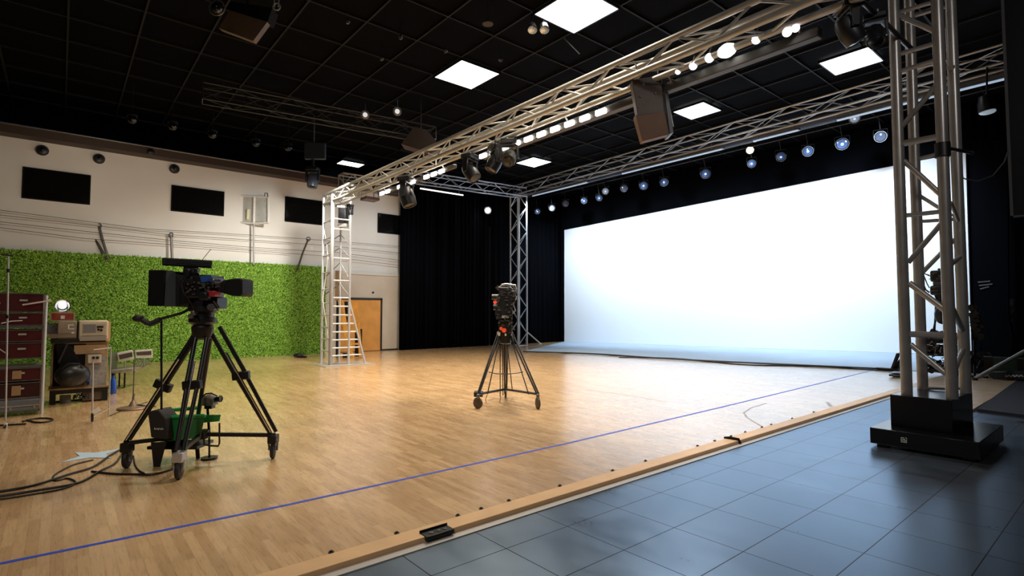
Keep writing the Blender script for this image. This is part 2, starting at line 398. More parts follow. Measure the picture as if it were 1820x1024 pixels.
# cables on the floor
def fcable(pts, r, label, name='floor_cable', z0=0.):
    P = [onz(x, y, z0) for x, y in pts]; out = []
    for i in range(len(P) - 1):
        p0 = P[max(i - 1, 0)]; p1 = P[i]; p2 = P[i + 1]; p3 = P[min(i + 2, len(P) - 1)]
        for k in range(6):
            t = k / 6; out.append(.5 * ((2 * p1) + (p2 - p0) * t + (2 * p0 - 5 * p1 + 4 * p2 - p3) * t * t + (3 * p1 - p0 - 3 * p2 + p3) * t ** 3))
    out.append(P[-1]); out = [Vector((p.x, p.y, z0 + r * .98)) for p in out]
    b = out[0].copy(); b.z = 0
    o = MB().path([p - b for p in out], r).build(name, cable_m); o.location = b
    tag(o, label, 'cable'); return o
fcable([(-60, 884), (0, 876), (60, 865), (120, 846), (165, 832), (195, 812), (212, 802)], .011, 'black cable from the left edge up to the large camera dolly wheel')
fcable([(-60, 890), (0, 884), (70, 873), (140, 860), (180, 838), (205, 825), (218, 806)], .010, 'lower black cable curving to the large camera dolly wheel')
fcable([(-60, 893), (0, 889), (60, 880), (110, 871), (134, 860), (120, 852), (98, 856), (97, 846), (130, 828), (165, 819)], .008, 'black cable looping towards the blue paper star on the floor')
fcable([(163, 840), (200, 844), (240, 845), (272, 845), (300, 838), (312, 832)], .010, 'black cable trailing between the dolly wheels of the large camera')
fcable([(237, 812), (240, 828), (247, 838), (256, 843)], .008, 'short black cable dangling behind the left dolly wheel')
fcable([(930, 626), (1050, 630), (1170, 638), (1300, 645), (1430, 651), (1580, 658)], .025, 'long black cable along the lip of the blue cyclorama floor', z0=.012)
fcable([(1100, 636), (1200, 638), (1320, 649), (1450, 652), (1560, 659)], .018, 'thinner black cable lying beside the long cable at the cyclorama lip')
fcable([(48, 748), (62, 752), (80, 752), (94, 748), (84, 745), (60, 746), (40, 751)], .012, 'small loop of black cable in front of the red case stack')
fcable([(192, 741), (225, 728), (262, 715)], .006, 'thin cable from the silver frame to the round stand base')

# blue paper star
st = onz(165, 810)
pts = []
for i in range(8):
    a_ = 2 * PI * i / 8 + .5; r = .3 if i % 2 == 0 else .11
    pts.append((r * math.cos(a_), r * math.sin(a_), 0.001))
o = MB().prism(pts, (0, 0, .006)).build('paper_star', mat('pale_blue_paper', (.42, .55, .66), .6)); o.location = st
tag(o, 'pale blue four pointed paper star lying on the wood floor', 'star')
# dark lump on floor by grass wall
lp = Rig('floor_light', 'small black uplight on the floor before the grass wall', 'lamp', onz(530, 636))
lp.part(MB().ball((0, 0, .08), .14, sc=(1.3, .8, .55)), 'housing', blk); lp.part(MB().box((.16, 0, .03), (.22, .12, .06)), 'base', blk)

# ================================================================== TRUSSES
def truss(name, label, p0, p1, w, h, rc, rb, pitch, m, mb_=None, cross=(0, 1, 2, 3), group=None, end=True):
    """box truss from p0 to p1; w sideways, h up for level ones"""
    p0 = Vector(p0); p1 = Vector(p1); d = (p1 - p0); Ln = d.length; d = d.normalized()
    t = thing(name, label, 'truss', p0, 0, group)
    if abs(d.z) > .9: u = Vector((1, 0, 0)); v = Vector((0, 1, 0))
    else: u = Vector((0, 0, 1)).cross(d).normalized(); v = d.cross(u).normalized()
    C = [u * a * w / 2 + v * b * h / 2 for a, b in ((-1, -1), (1, -1), (1, 1), (-1, 1))]
    for c in C: MB().cyl(c, c + d * Ln, rc, n=12).build('chord', m, t)
    n = max(2, int(round(Ln / pitch))); st = Ln / n
    for s_ in cross:
        A, B = C[s_], C[(s_ + 1) % 4]
        for k in range(n):
            a_, b_ = (A, B) if (k + s_) % 2 == 0 else (B, A)
            MB().cyl(a_ + d * k * st, b_ + d * (k + 1) * st, rb, n=6, caps=False).build('brace', mb_ or m, t)
    if end:
        for e in (0, Ln):
            f = MB()
            for i in range(4): f.cyl(C[i] + d * e, C[(i + 1) % 4] + d * e, rb * 1.3, n=8)
            f.build('end_frame', m, t)
    return t
truss('lighting_truss', 'large silver overhead lighting truss crossing the room to the left tower', (6.14, 15.9, 4.9), (6.14, 1.75, 4.93), .33, .27, .044, .016, .52, alu, cross=(0, 1, 2, 3))
truss('lighting_truss', 'grey overhead truss running above the top of the white screen', (16.45, 19.2, 7.28), (16.45, -2.5, 7.42), .5, .42, .035, .014, .85, alu2)
truss('lighting_truss', 'darker cross truss joining the far tower behind the big truss', (10.2, 19.1, 7.0), (16.7, 19.1, 7.22), .5, .4, .032, .014, .65, alu2)
truss('lighting_truss', 'short pale truss section hanging just behind the left tower top', (7.75, 19.0, 6.38), (9.6, 19.0, 6.42), .45, .45, .03, .014, .4, alu, cross=(0, 1, 2, 3))
# ghostly black truss high on the left under the ceiling
truss('lighting_truss', 'faint black truss high under the ceiling at upper left', onz(360, 165, 6.9), onz(770, 240, 6.9), .4, .4, .025, .012, .7, dgrey)
# drop box below the short truss
db = thing('truss_drop', 'small brown boxed truss drop hanging under the short pale truss', 'truss', (8.9, 19, 5.78))
MB().box((0, 0, .05), (.55, .5, .1)).build('bottom_plate', mat('brown_plate', (.12, .06, .045), .5), db)
for sx in (-.25, .25):
    for sy in (-.2, .2): MB().cyl((sx, sy, .1), (sx, sy, .42), .02).build('post', alu, db)

# --- left tower
lt = thing('truss_tower', 'silver truss tower with ladder rungs standing before the grass wall and door', 'tower', (6.24, 15.55, 0))
X0, X1_, Y0, Y1_ = -.27, .27, -.35, .35
for (x, y, r) in ((X0, Y1_, .036), (X0, Y0, .055), (X1_, Y0, .036), (X1_, Y1_, .03)):
    MB().cyl((x, y, .02), (x, y, 4.95), r, n=12).build('chord', alub if r < .05 else alu, lt)
MB().box((.2, -.2, .012), (1.5, 1.1, .024)).build('base_plate', silver, lt)
MB().cyl((X1_, Y0, 1.85), (.78, Y0 - .02, .03), .03).build('outrigger', alub, lt)
for z in (.28, .5, .73, .96, 1.2, 1.45, 1.7):
    xr = X1_ + (.78 - X1_) * max(0, (1.85 - z) / 1.82)
    MB().cyl((X0, Y0, z), (xr, Y0, z), .022).build('rung', alub, lt)
for z in (1.95, 2.45, 3.1, 3.95, 4.25): MB().cyl((X0, Y0, z), (X1_, Y0, z), .024).build('rung', alub, lt)
for z in (.4, .75, 1.1, 1.45, 1.8, 2.2, 2.7, 3.2, 3.7, 4.2): MB().cyl((X0, Y0, z), (X0, Y1_, z), .02).build('rung', alub, lt)
for (z0, z1) in ((2.0, 2.4), (2.5, 3.05), (3.15, 3.5), (3.5, 3.9)):
    MB().cyl((X0, Y1_, z0), (X1_, Y1_, z1), .012).build('brace', dgrey, lt)
    MB().cyl((X1_, Y0, z0), (X1_, Y1_, z1), .014).build('brace', alub, lt)
MB().cyl((.05, Y1_, 0.02), (.05, Y1_, 4.4), .02).build('inner_pole', mgrey, lt)
MB().path([(X0, Y1_, 4.1), (X0 + .02, .1, 3.5), (X0 - .02, -.1, 3.1), (X0, .1, 2.6), (X0 - .04, .2, 1.9), (X0, .0, 1.2), (X0, -.2, .7), (X0, -.3, .2)], .012).build('hanging_cable', whitep, lt)
tw = Rig('monitor_speaker', 'tall narrow black speaker clamped inside the left tower top', 'speaker', (6.3, 15.5, 3.75))
tw.part(tw.box(MB(), 601, 367, 614, 402, -.1, .2), 'cabinet', blk, bevel=.02); tw.part(tw.box(MB(), 599, 365, 617, 369, -.12, .1), 'bracket', silver)
tw.part(tw.box(MB(), 600, 397, 616, 403, -.13, .0), 'control_panel', silver)

# --- far tower
truss('truss_tower', 'slim pale truss tower standing in front of the black far corner', (16.47, 19.15, .0), (16.47, 19.15, 7.1), .55, .55, .04, .018, .6, alub)
ob = thing('tower_outrigger', 'pair of pale stabiliser legs slanting from the foot of far tower', 'outrigger', (16.75, 18.85, 0))
b0 = onz(960, 611.5) - Vector((16.75, 18.85, 0))
MB().cyl((0, 0, .62), (b0.x, b0.y, .03), .03).build('leg', alub, ob); MB().cyl((0, .1, .3), (b0.x - .5, b0.y + .5, .03), .025).build('leg', alub, ob)
MB().cyl((b0.x, b0.y, 0), (b0.x, b0.y, .03), .08).build('foot', alub, ob)

# --- big right tower
rt_ = thing('truss_tower', 'massive steel truss tower on a stepped black base at right', 'tower', (8.0, 1.7, .545))
cxs = (7.68, 8.36); cys = (1.49, 1.91)
TZ = 7.0
for x in cxs:
    for y in cys: MB().cyl((x - 8, y - 1.7, 0), (x - 8, y - 1.7, TZ), .058, n=20).build('chord', steel, rt_)
def br(x0, y0, x1, y1, r, face):
    # face 'A': plane X = left chords ; the big open bay between chords A and C
    if face == 'L': p, q = onx(x0, y0, cxs[0]), onx(x1, y1, cxs[0])
    if face == 'R': p, q = onx(x0, y0, cxs[1]), onx(x1, y1, cxs[1])
    if face == 'F': p, q = ony(x0, y0, cys[0]), ony(x1, y1, cys[0])
    b = Vector((8, 1.7, .545)); MB().cyl(p - b, q - b, r, n=12).build('brace', steel, rt_)
for (x0, y0, x1, y1, r) in [(1597, 22, 1660, 3, .024), (1597, 27, 1660, 55, .03), (1599, 96, 1662, 77, .026), (1599, 127, 1663, 107, .026), (1603, 225, 1664, 152, .03), (1604, 255, 1668, 243, .036),
        (1607, 286, 1672, 346, .03), (1611, 383, 1674, 376, .026), (1614, 467, 1676, 394, .028), (1616, 503, 1682, 553, .034), (1618, 594, 1684, 596, .036), (1618, 612, 1685, 668, .03)]:
    br(x0, y0, x1, y1, r, 'L')
for (x0, y0, x1, y1, r) in [(1620, 30, 1680, 12, .02), (1622, 138, 1682, 122, .02), (1626, 284, 1690, 268, .024), (1630, 345, 1692, 384, .022), (1632, 394, 1695, 390, .022), (1634, 490, 1697, 425, .026), (1640, 596, 1712, 600, .03), (1640, 690, 1712, 690, .02)]:
    br(x0, y0, x1, y1, r, 'R')
for (x0, y0, x1, y1, r) in [(1690, 543, 1712, 590, .03), (1690, 470, 1708, 455, .026), (1690, 120, 1700, 118, .03), (1695, 665, 1712, 620, .024), (1690, 360, 1706, 400, .02)]:
    br(x0, y0, x1, y1, r, 'F')
MB().cyl((-.32, -.21, 2.74), (-.32, -.21, 2.9), .075, n=16).build('clamp', blk, rt_)
MB().path([(-.32, -.28, 2.82), (-.2, -.4, 2.78), (0, -.42, 2.8)], .02).build('clamp_arm', blk, rt_)
BO = Vector((7.95, 1.7, -.04)) - Vector((8.0, 1.7, .545)); base = rt_; _n0 = set(rt_.children)
MB().span((-.68, -.5, .035), (.66, .48, .215)).build('lower_plinth', mat('black_lacquer', (.006, .006, .007), .22), base, bevel=.006)
MB().span((-.42, -.235, .215), (.62, .34, .585)).build('upper_plinth', MATS['black_lacquer'], base, bevel=.006)
for sx in (-.55, .55):
    for sy in (-.4, .38): MB().box((sx, sy, .018), (.14, .1, .036)).build('foot', blk, base)
# small white emblem on the lower plinth face (left side, faces the camera)
em = MB(); ex = -.684
def stroke(y0, z0, y1, z1, w=.004): em.cyl((ex, y0, z0), (ex, y1, z1), w, n=5)
ey, ez = .175, .1
for s0 in [((0, 0), (0, .05)), ((0, .05), (-.03, .05)), ((0, 0), (-.05, 0)), ((-.05, 0), (-.05, .035)), ((-.012, .01), (-.012, .04)), ((-.024, .01), (-.024, .04)), ((-.024, .04), (-.038, .03)), ((-.038, .03), (-.038, .012)), ((-.038, .012), (-.024, .01)), ((-.04, .055), (-.055, .045))]:
    stroke(ey + s0[0][0], ez + s0[0][1], ey + s0[1][0], ez + s0[1][1], .0025)
em.build('emblem', whitep, base, label='small white square emblem')
for c_ in rt_.children:
    if c_ not in _n0: c_.location = BO

# ================================================================== CEILING LAMPS
pan_e = mat('panel_diffuser', (.9, .9, .9), .5, emit=(.93, .97, 1.0), estr=5)
pcs = [((7.27, 8.49), (6.715, 8.0), 'brightest square ceiling light panel, cut by the top frame edge'), ((7.27, 8.49), (10.57, 11.855), 'square white ceiling light panel left of the big truss'),
       ((14.15, 15.2), (8.2, 9.25), 'white ceiling light panel between the two long trusses, beside the hanging speaker'), ((14.1, 15.2), (4.0, 5.1), 'white ceiling light panel next to the massive tower at upper right'),
       ((14.1, 15.15), (15.5, 16.6), 'small white ceiling light panel above the far truss corner'), ((8.5, 9.5), (20.75, 21.4), 'thin sliver of ceiling light panel above the left tower')]
for (xa, xb), (ya, yb), lab in pcs:
    t = thing('ceiling_light_panel', lab, 'ceiling light', ((xa + xb) / 2, (ya + yb) / 2, ZC - .06), 0, 'ceiling light panels')
    w_, d_ = (xb - xa) / 2, (yb - ya) / 2
    f = MB()
    f.span((-w_, -d_, 0), (w_, -d_ + .03, .06)).span((-w_, d_ - .03, 0), (w_, d_, .06)).span((-w_, -d_, 0), (-w_ + .03, d_, .06)).span((w_ - .03, -d_, 0), (w_, d_, .06))
    f.build('frame', dgrey, t); MB().span((-w_ + .03, -d_ + .03, .005), (w_ - .03, d_ - .03, .03)).build('diffuser', pan_e, t)

# long lamp bar under the main truss
bar = thing('lamp_bar', 'long black lamp bar with glowing square lamps under the big truss', 'lamp bar', (6.42, 0, 4.62))
MB().span((-.02, 2.3, -.02), (.10, 8.6, .10)).build('housing', mat('bar_housing', (.05, .048, .045), .5), bar, bevel=.01)
MB().span((-.02, 9.6, .02), (.08, 13.2, .10)).build('housing', MATS['bar_housing'], bar, bevel=.01)
for y in (2.5, 4.2, 6.2, 8.2, 10, 12.8): MB().cyl((0, y, .1), (-.1, y, .2), .015).build('hanger', alu, bar)
hot = mat('hot_lamp_white', (1, 1, 1), .5, emit=(1, .95, .86), estr=9)
hot2 = mat('hot_lamp_pink', (1, 1, 1), .5, emit=(1, .82, .84), estr=6)
yy = [8.5 - .34 * i for i in range(10)] + [12.9 - .32 * i for i in range(10)]
for i, y in enumerate(yy):
    if i in (12, 16): continue
    MB().box((-.045, y, .02), (.05, .2, .085)).build('lamp_face', hot, bar, bevel=.012)
# round bulbs at the right end
bulbs = [(1205, 127, 5), (1232, 117, 7), (1261, 103, 8), (1292, 90, 12), (1344, 70, 8), (1399, 57, 8), (1414, 50, 7)]
bt = None
blab = ['faintest round lamp just right of the hanging brown speaker', 'glowing round lamp second to the right of the hanging brown speaker', 'round glowing lamp directly left of the biggest glowing lamp', 'biggest glowing oval lamp under the big truss', 'round glowing lamp directly right of the biggest glowing lamp', 'round white lamp left in the pair at the right end of the truss', 'pinkish lamp right in the pair at the right end of the truss']
for i, (x, y, r) in enumerate(bulbs):
    p = onx(x, y, 6.3); d = (p - CP).dot(FW); rr = r * d / FPX
    t = thing('bulb_lamp', blab[i], 'lamp', p, 0, 'round lamps under the big truss')
    ax = (CP - p).normalized()
    MB().ball((0, 0, 0), rr, sc=(1, 1.5 if r > 10 else 1, 1)).build('bulb', hot2 if i == 6 else hot, t)
    MB().lathe(-ax * rr * 1.5, ax, [(0, rr * .6), (rr * .4, rr), (rr * 1.5, rr * 1.15), (rr * 1.5, rr * 1.05), (rr * .5, rr * .8)]).build('reflector_can', blk, t)
    MB().cyl((0, 0, rr * .8), (.05, 0, rr + .1), .012).build('mounting_stem', mgrey, t)

# ================================================================== MOVING HEADS / HANGING FIXTURES
def moving_head(rootp, label, u, tilt, sc, group=None, name='moving_head_light', facec=None):
    """u: yoke yaw; tilt: head tilt from straight down; origin at the clamp on top"""
    t = thing(name, label, 'stage light', rootp, u, group)
    for sx in (-.05, .05): MB().cyl((sx * sc, 0, -.03), (sx * sc, 0, .06), .03 * sc).build('clamp', mgrey, t)
    MB().box((0, 0, -.05 * sc), (.36 * sc, .28 * sc, .11 * sc)).build('base', dgrey, t, bevel=.02 * sc)
    y = MB(); 
    for sx in (-1, 1): y.hexa([Vector((sx * a * sc, b * sc, c * sc)) for a, b, c in ((.15, -.07, -.12), (.2, -.07, -.12), (.2, .07, -.12), (.15, .07, -.12), (.17, -.05, -.42), (.21, -.05, -.42), (.21, .05, -.42), (.17, .05, -.42))])
    y.box((0, 0, -.13 * sc), (.4 * sc, .16 * sc, .04 * sc)); y.build('yoke', blk, t, bevel=.01 * sc)
    ax = Vector((0, -math.sin(tilt), -math.cos(tilt))); c = Vector((0, 0, -.38 * sc))
    h = MB().lathe(c - ax * .2 * sc, ax, [(0, .05 * sc), (.02 * sc, .12 * sc), (.1 * sc, .15 * sc), (.26 * sc, .165 * sc), (.4 * sc, .15 * sc), (.43 * sc, .14 * sc), (.41 * sc, .12 * sc)], 22).build('head', facec or dgrey, t)
    MB().lathe(c + ax * .2 * sc, ax, [(0, .115 * sc), (.02 * sc, .12 * sc), (.035 * sc, .06 * sc)], 20).build('lens', blkg, h)
    return t
p = onx(712, 340, 6.14); moving_head((6.305, p.y, 4.76), 'big dark moving head light hanging under the big truss, nearest the white wall', .6, .35, 1.15)
p = onx(824, 262, 6.14); moving_head((6.305, p.y, 4.72), 'black moving head, leftmost of the three bunched under the big truss', .3, .7, .9)
p = onx(868, 255, 6.14); moving_head((6.305, p.y, 4.72), 'black moving head, middle of the three bunched under the big truss', 1.2, -.5, .85)
p = onx(905, 240, 6.3); moving_head((6.305, p.y, 4.72), 'greyish moving head, right one of the three bunched under the big truss', 2.3, -.9, .85, facec=mat('olive_grey_shell', (.05, .05, .045), .5))
p = ond(625, 352, 15.6); moving_head((6.5, 15.2, 4.72), 'small dark lamp hanging off the left tower top', .4, .2, .5)
moving_head((6.4, 2.0, 4.82), 'bulky black stage light at top right beside the massive tower', .8, .5, .72)
moving_head((6.9, 1.9, 4.84), 'second black stage light partly behind the massive tower top', 1.9, -.6, .6)
MB_ = MB().cyl((5.6, 1.9, 4.83), (8.2, 1.85, 4.83), .03); tag(MB_.build('crossbar', dgrey), 'dark crossbar linking the big truss end to the massive tower', 'crossbar')
MB_ = None
# hanging video unit + head over the white wall
hv = Rig('hanging_monitor', 'small flat monitor hanging over the white wall above a lamp', 'monitor', ond(556, 285, 16.8))
hv.part(hv.box(MB(), 541, 254, 577, 282, -.08, .06), 'screen', mat('slate_panel', (.03, .04, .065), .35), bevel=.01)
hv.part(MB().cyl(hv.L(558, 256), hv.L(558, 256) + Vector((0, 0, 1.0)), .02), 'drop_pole', mgrey)
hv.part(MB().cyl(hv.L(556, 280), hv.L(556, 300), .05), 'neck', blk)
moving_head(ond(556, 298, 16.8), 'dark moving head light directly under the small hanging monitor', .0 + Rig.RZ, .15, 1.05, facec=mat('slate_shell', (.05, .06, .085), .35))
# small twin spot at panel
tw2 = Rig('twin_spotlight', 'pair of small chrome spotlights beside the brightest ceiling panel', 'spotlight', onz(953, 32, ZC - .02))
for x in (945, 966):
    a_ = tw2.L(x, 45); tw2.part(MB().lathe(a_, (0.1, -.5, -.9), [(0, .04), (.02, .09), (.16, .1), (.17, .085)]), 'spot_head', mat('dim_chrome', (.3, .32, .34), .2, .9)); tw2.part(MB().cyl(a_, a_ + Vector((0, 0, .28)), .012), 'stem', dgrey)
rod = Rig('ceiling_rod', 'thin grey rod slanting down from ceiling beside the brightest panel', 'rod', onz(1003, 68, ZC))
rod.part(MB().cyl((0, 0, 0), rod.L(1030, 96), .012), 'rod', mgrey)
# pendants
for i, (x, y, dep_, lab) in enumerate([(618, 37, .25, 'tiny pendant lamp on black ceiling, leftmost above the white wall'), (712, 65, .3, 'tiny pendant lamp on black ceiling, left of the left square panel'), (678, 103, .3, 'tiny dim pendant lowest left of the left square panel'), (792, 89, .45, 'small pendant on a thin cord just above the left square panel'), (890, 105, .2, 'tiny pendant right of the left square panel'), (867, 38, .3, 'round ceiling fitting between the two left square panels')]):
    t = thing('pendant_lamp', lab, 'pendant', onz(x, y, ZC - dep_), 0, 'small pendants on the black ceiling')
    MB().cyl((0, 0, .03), (0, 0, dep_ + .06), .006).build('cord', dgrey, t); MB().lathe((0, 0, -.06), (0, 0, 1), [(0, .03 if i != 5 else .11), (.04, .05 if i != 5 else .1), (.1, .02)]).build('shade', mat('dim_brass', (.07, .06, .05), .4, .6), t)
# dome lamps row above wall
for i, (x, y) in enumerate([(235, 212), (307, 224), (378, 239), (455, 254), (512, 262)]):
    p = ony(x, y, 17.5)
    t = thing('dome_lamp', 'small dark glass dome hanging above the white wall, %s from the left' % ordn[i], 'dome', p, 0, 'dark domes above the white wall')
    MB().ball((0, 0, 0), .12).build('dome', blkg, t); MB().cyl((0, 0, .06), (0, 0, .12), .125).build('collar', dgrey, t); MB().cyl((0, 0, .12), (0, 0, ZC + .06 - p.z), .012).build('stem', dgrey, t)
for (x, y, lab) in [(649, 204, 'dim round spotlight on the faint black truss, left one'), (706, 198, 'brighter round spotlight on the faint black truss, right one')]:
    p = onz(x, y, 6.6); t = thing('round_spotlight', lab, 'spotlight', p, 0)
    ax = (CP - p).normalized()
    MB().lathe((0, 0, 0), ax, [(-.15, .06), (-.1, .1), (.0, .11), (.01, .08)]).build('can', mgrey, t)
    MB().lathe((0, 0, 0), ax, [(.0, .07), (.02, .05)]).build('lens', mat('dim_white_lamp', (.4, .4, .4), .3, emit=(1, 1, 1), estr=.6), t); MB().cyl((0, 0, .05), (0, 0, .3), .012).build('stem', dgrey, t)

# brown hanging speakers
brn = mat('brown_speaker_grille', (.14, .072, .04), .6, var=.12, vscale=3, bump=.2, bscale=120)
sp = Rig('line_array_speaker', 'tall brown faced loudspeaker hanging from the big truss', 'speaker', ond(1160, 245, 7.4))
def quadbox(r, pts, o0, o1):
    m_ = MB(); a_ = [r.L(x, y, o0) for x, y in pts]; n_ = [r.L(x, y, o0) + Vector((.0, o1 - o0, 0)) for x, y in pts]
    k = m_.add(a_ + n_); n = len(pts); m_.face([k + i for i in range(n)]); m_.face([k + n + i for i in range(n)][::-1])
    for i in range(n): j = (i + 1) % n; m_.face([k + i, k + n + i, k + n + j, k + j])
    return m_
sp.part(quadbox(sp, [(1123, 142), (1175, 134), (1181, 200), (1134, 207)], 0, .15), 'upper_cabinet', mat('dark_brown_cabinet', (.07, .046, .036), .5, var=.2), bevel=.01)
sp.part(quadbox(sp, [(1129, 204), (1181, 197), (1190, 238), (1142, 251)], .0, .15), 'lower_cabinet', brn, bevel=.01)
sp.part(quadbox(sp, [(1178, 136), (1184, 140), (1197, 236), (1191, 238)], .02, .3), 'side_panel', mat('blue_grey_side', (.06, .07, .085), .4))
for x, y in ((1144, 150), (1165, 166), (1138, 172)): sp.part(MB().ball(sp.L(x, y, -.005), .018), 'bolt', mgrey)
sp.part(MB().cyl(sp.L(1180, 140, .1), sp.L(1197, 225, .05), .006), 'safety_cable', silver)
for x in (1130, 1170): sp.part(MB().cyl(sp.L(x, 142, .1), sp.L(x, 112, .15), .012), 'hanging_bracket', mgrey)
s2 = Rig('wedge_speaker', 'brown angular loudspeaker hidden in the dark ceiling left of the big truss', 'speaker', ond(745, 262, 15))
s2.part(quadbox(s2, [(713, 256), (735, 226), (760, 232), (781, 259), (757, 268), (742, 265)], 0, .5), 'cabinet', mat('dark_brown_shell', (.03, .016, .01), .6)); s2.part(MB().cyl(s2.L(748, 230), s2.L(748, 230) + Vector((0, 0, 1.2)), .015), 'drop_pole', dgrey)
s3 = Rig('hanging_speaker', 'brown flat loudspeaker hanging at the top edge above the white wall', 'speaker', onz(430, 74, 6.5))
s3.part(quadbox(s3, [(389, 50), (408, 18), (475, 39), (450, 73)], 0, .12), 'grille', mat('tan_grille', (.10, .068, .042), .6, var=.1)); s3.part(quadbox(s3, [(400, 16), (410, 2), (484, 14), (476, 38)], .05, .3), 'cabinet', blk2)
s3.part(MB().cyl(s3.L(440, 10, .3), s3.L(440, 10, .3) + Vector((0, 0, .9)), .02), 'drop_pole', dgrey)
s4 = Rig('round_work_light', 'round black wire caged lamp beside the brown flat hanging speaker', 'lamp', onz(388, 30, 6.5))
s4.part(MB().ring(s4.L(386, 14), (0, 1, 0), .13, .012), 'cage', mgrey); s4.part(MB().ball(s4.L(386, 14, .05), .09), 'bulb', blkg); s4.part(MB().cyl(s4.L(386, 6, 0), s4.L(386, 6, 0) + Vector((0, 0, .95)), .012), 'stem', dgrey)
s5 = Rig('small_work_light', 'small metal lamp bracket right of the brown flat hanging speaker', 'lamp', onz(492, 15, 6.6))
s5.part(MB().ring(s5.L(492, 12), (0, 1, 0), .06, .012), 'ring', mgrey); s5.part(MB().cyl(s5.L(487, -5), s5.L(488, 12), .012).cyl(s5.L(496, -5), s5.L(495, 12), .012), 'bracket', mgrey); s5.part(MB().cyl(s5.L(491, 0), s5.L(491, 0) + Vector((0, 0, .95)), .012), 'stem', dgrey)

# hanging pipe with par cans in front of the screen
pipe = thing('hanging_pipe', 'thin black pipe carrying blue spotlights above the white screen', 'pipe', (18, -2, 7.22))
MB().cyl((0, 0, 0), (0, 21.8, 0), .025).build('pipe', dgrey, pipe)
for y in (1, 6, 11, 16, 21): MB().cyl((0, y, 0), (0, y, ZC - 7.22), .01).build('suspension_wire', dgrey, pipe)
lens_b = mat('blue_lens', (.04, .07, .15), .12, emit=(.13, .26, .7), estr=.14)
lens_w = mat('clear_lens', (.35, .38, .42), .1, emit=(.6, .75, 1), estr=.22)
lens_d = mat('dark_lens', (.05, .06, .09), .1, emit=(.2, .3, .6), estr=.05)
lens_h = mat('warm_lens', (1, 1, 1), .3, emit=(1, .72, .35), estr=10)
lens_h2 = mat('pinkish_lens', (1, 1, 1), .3, emit=(1, .75, .66), estr=4)
core = mat('lamp_core', (.5, .6, .8), .2, emit=(.45, .62, 1), estr=1.1)
pars = [(955, 376, 4.5, 5, lens_b), (981, 370, 5, 6.5, lens_w), (1005, 362, 5, 6, lens_d), (1038, 357, 5, 6, lens_b), (1065, 352, 5.5, 5.5, lens_b), (1076, 340, 6, 6.5, lens_w), (1109, 335, 6, 6.5, lens_d), (1144, 330, 7, 7.5, lens_b), (1180, 324, 7, 7.5, lens_b),
        (1254, 309, 8.5, 8.5, lens_b), (1336, 291, 8, 6.5, lens_b), (1388, 279, 8.5, 8, lens_b), (1436, 269, 9, 9, lens_b), (1497, 256, 10.5, 10.5, lens_b), (1519, 211, 10, 8, lens_w), (1565, 243, 9.5, 10, lens_d), (1333, 267, 7, 7, lens_h), (1342, 248, 5, 5, lens_h2)]
plab = ['dim blue spotlight nearest the far tower, first of the row over the screen', 'pale clear spotlight, second in the row from the far tower', 'very dark blue spotlight, third in the row from the far tower', 'blue spotlight, fourth in the row from the far tower', 'bright blue spotlight, lower one of a touching pair over the screen', 'whitish spotlight, upper one of a touching pair over the screen', 'dark spotlight, seventh in the row from the far tower', 'blue white spotlight, eighth in the row from the far tower', 'blue spotlight, ninth in the row, before the wide gap', 'single blue spotlight between two wide gaps over the screen', 'blue spotlight directly below the glowing warm spotlight', 'blue spotlight first to the right of the glowing warm spotlight', 'blue spotlight second to the right of the glowing warm spotlight', 'large blue spotlight third to the right of the glowing warm spotlight', 'spotlight hung high with a white glint near massive tower', 'dark speckled spotlight hanging low just left of the massive tower', 'glowing warm yellow spotlight over the white screen', 'small glowing pinkish spotlight just above the warm yellow spotlight']
for i, (x, y, rx, rz, lm) in enumerate(pars):
    X = 18.0 if i not in (14, 17) else 17.9
    p = onx(x, y, X); d = (p - CP).dot(FW); rr = (rx + rz) / 2 * d / FPX * .95
    ax = (CP - p).normalized(); ax = (ax + Vector((0, 0, -.25 if rz < rx else 0))).normalized()
    t = thing('par_spotlight', plab[i], 'spotlight', p, 0, 'spotlights hanging over the screen')
    can = MB().lathe(-ax * rr * 1.8, ax, [(0, rr * .55), (rr * .4, rr * .85), (rr * 1.8, rr * 1.05), (rr * 1.85, rr * 1.08), (rr * 1.85, rr * .98), (rr * 1.5, rr * .9)], 18).build('can', blk, t)
    MB().lathe(-ax * rr * .25, ax, [(0, rr * .9), (rr * .12, rr * .85), (rr * .25, rr * .4)], 18).build('lens', lm, t)
    if lm is lens_b or lm is lens_w: MB().lathe(ax * rr * .0 + Vector((0, 0, -.04)) * rr, ax, [(0, rr * .26), (rr * .1, rr * .15)], 10).build('filament_glow', core, t)
    MB().ring(Vector((0, 0, 0)), ax, rr * 1.04, rr * .06).build('rim', mgrey, t)
    hgt = 7.22 - p.z
    yk = MB(); side = Vector((0, 0, 1)).cross(ax).normalized() * rr * 1.15
    b0 = -ax * rr
    yk.path([b0 - side, b0 - side + Vector((0, 0, rr * 1.4)), b0 + side + Vector((0, 0, rr * 1.4)), b0 + side], .012, 6)
    yk.build('yoke', dgrey, t)
    tp_ = b0 + Vector((0, 0, rr * 1.4))
    top = Vector((18.0 - p.x, tp_.y, hgt))
    if top.z > tp_.z: MB().cyl(tp_, top, .014, n=6).build('hanger', dgrey, t)

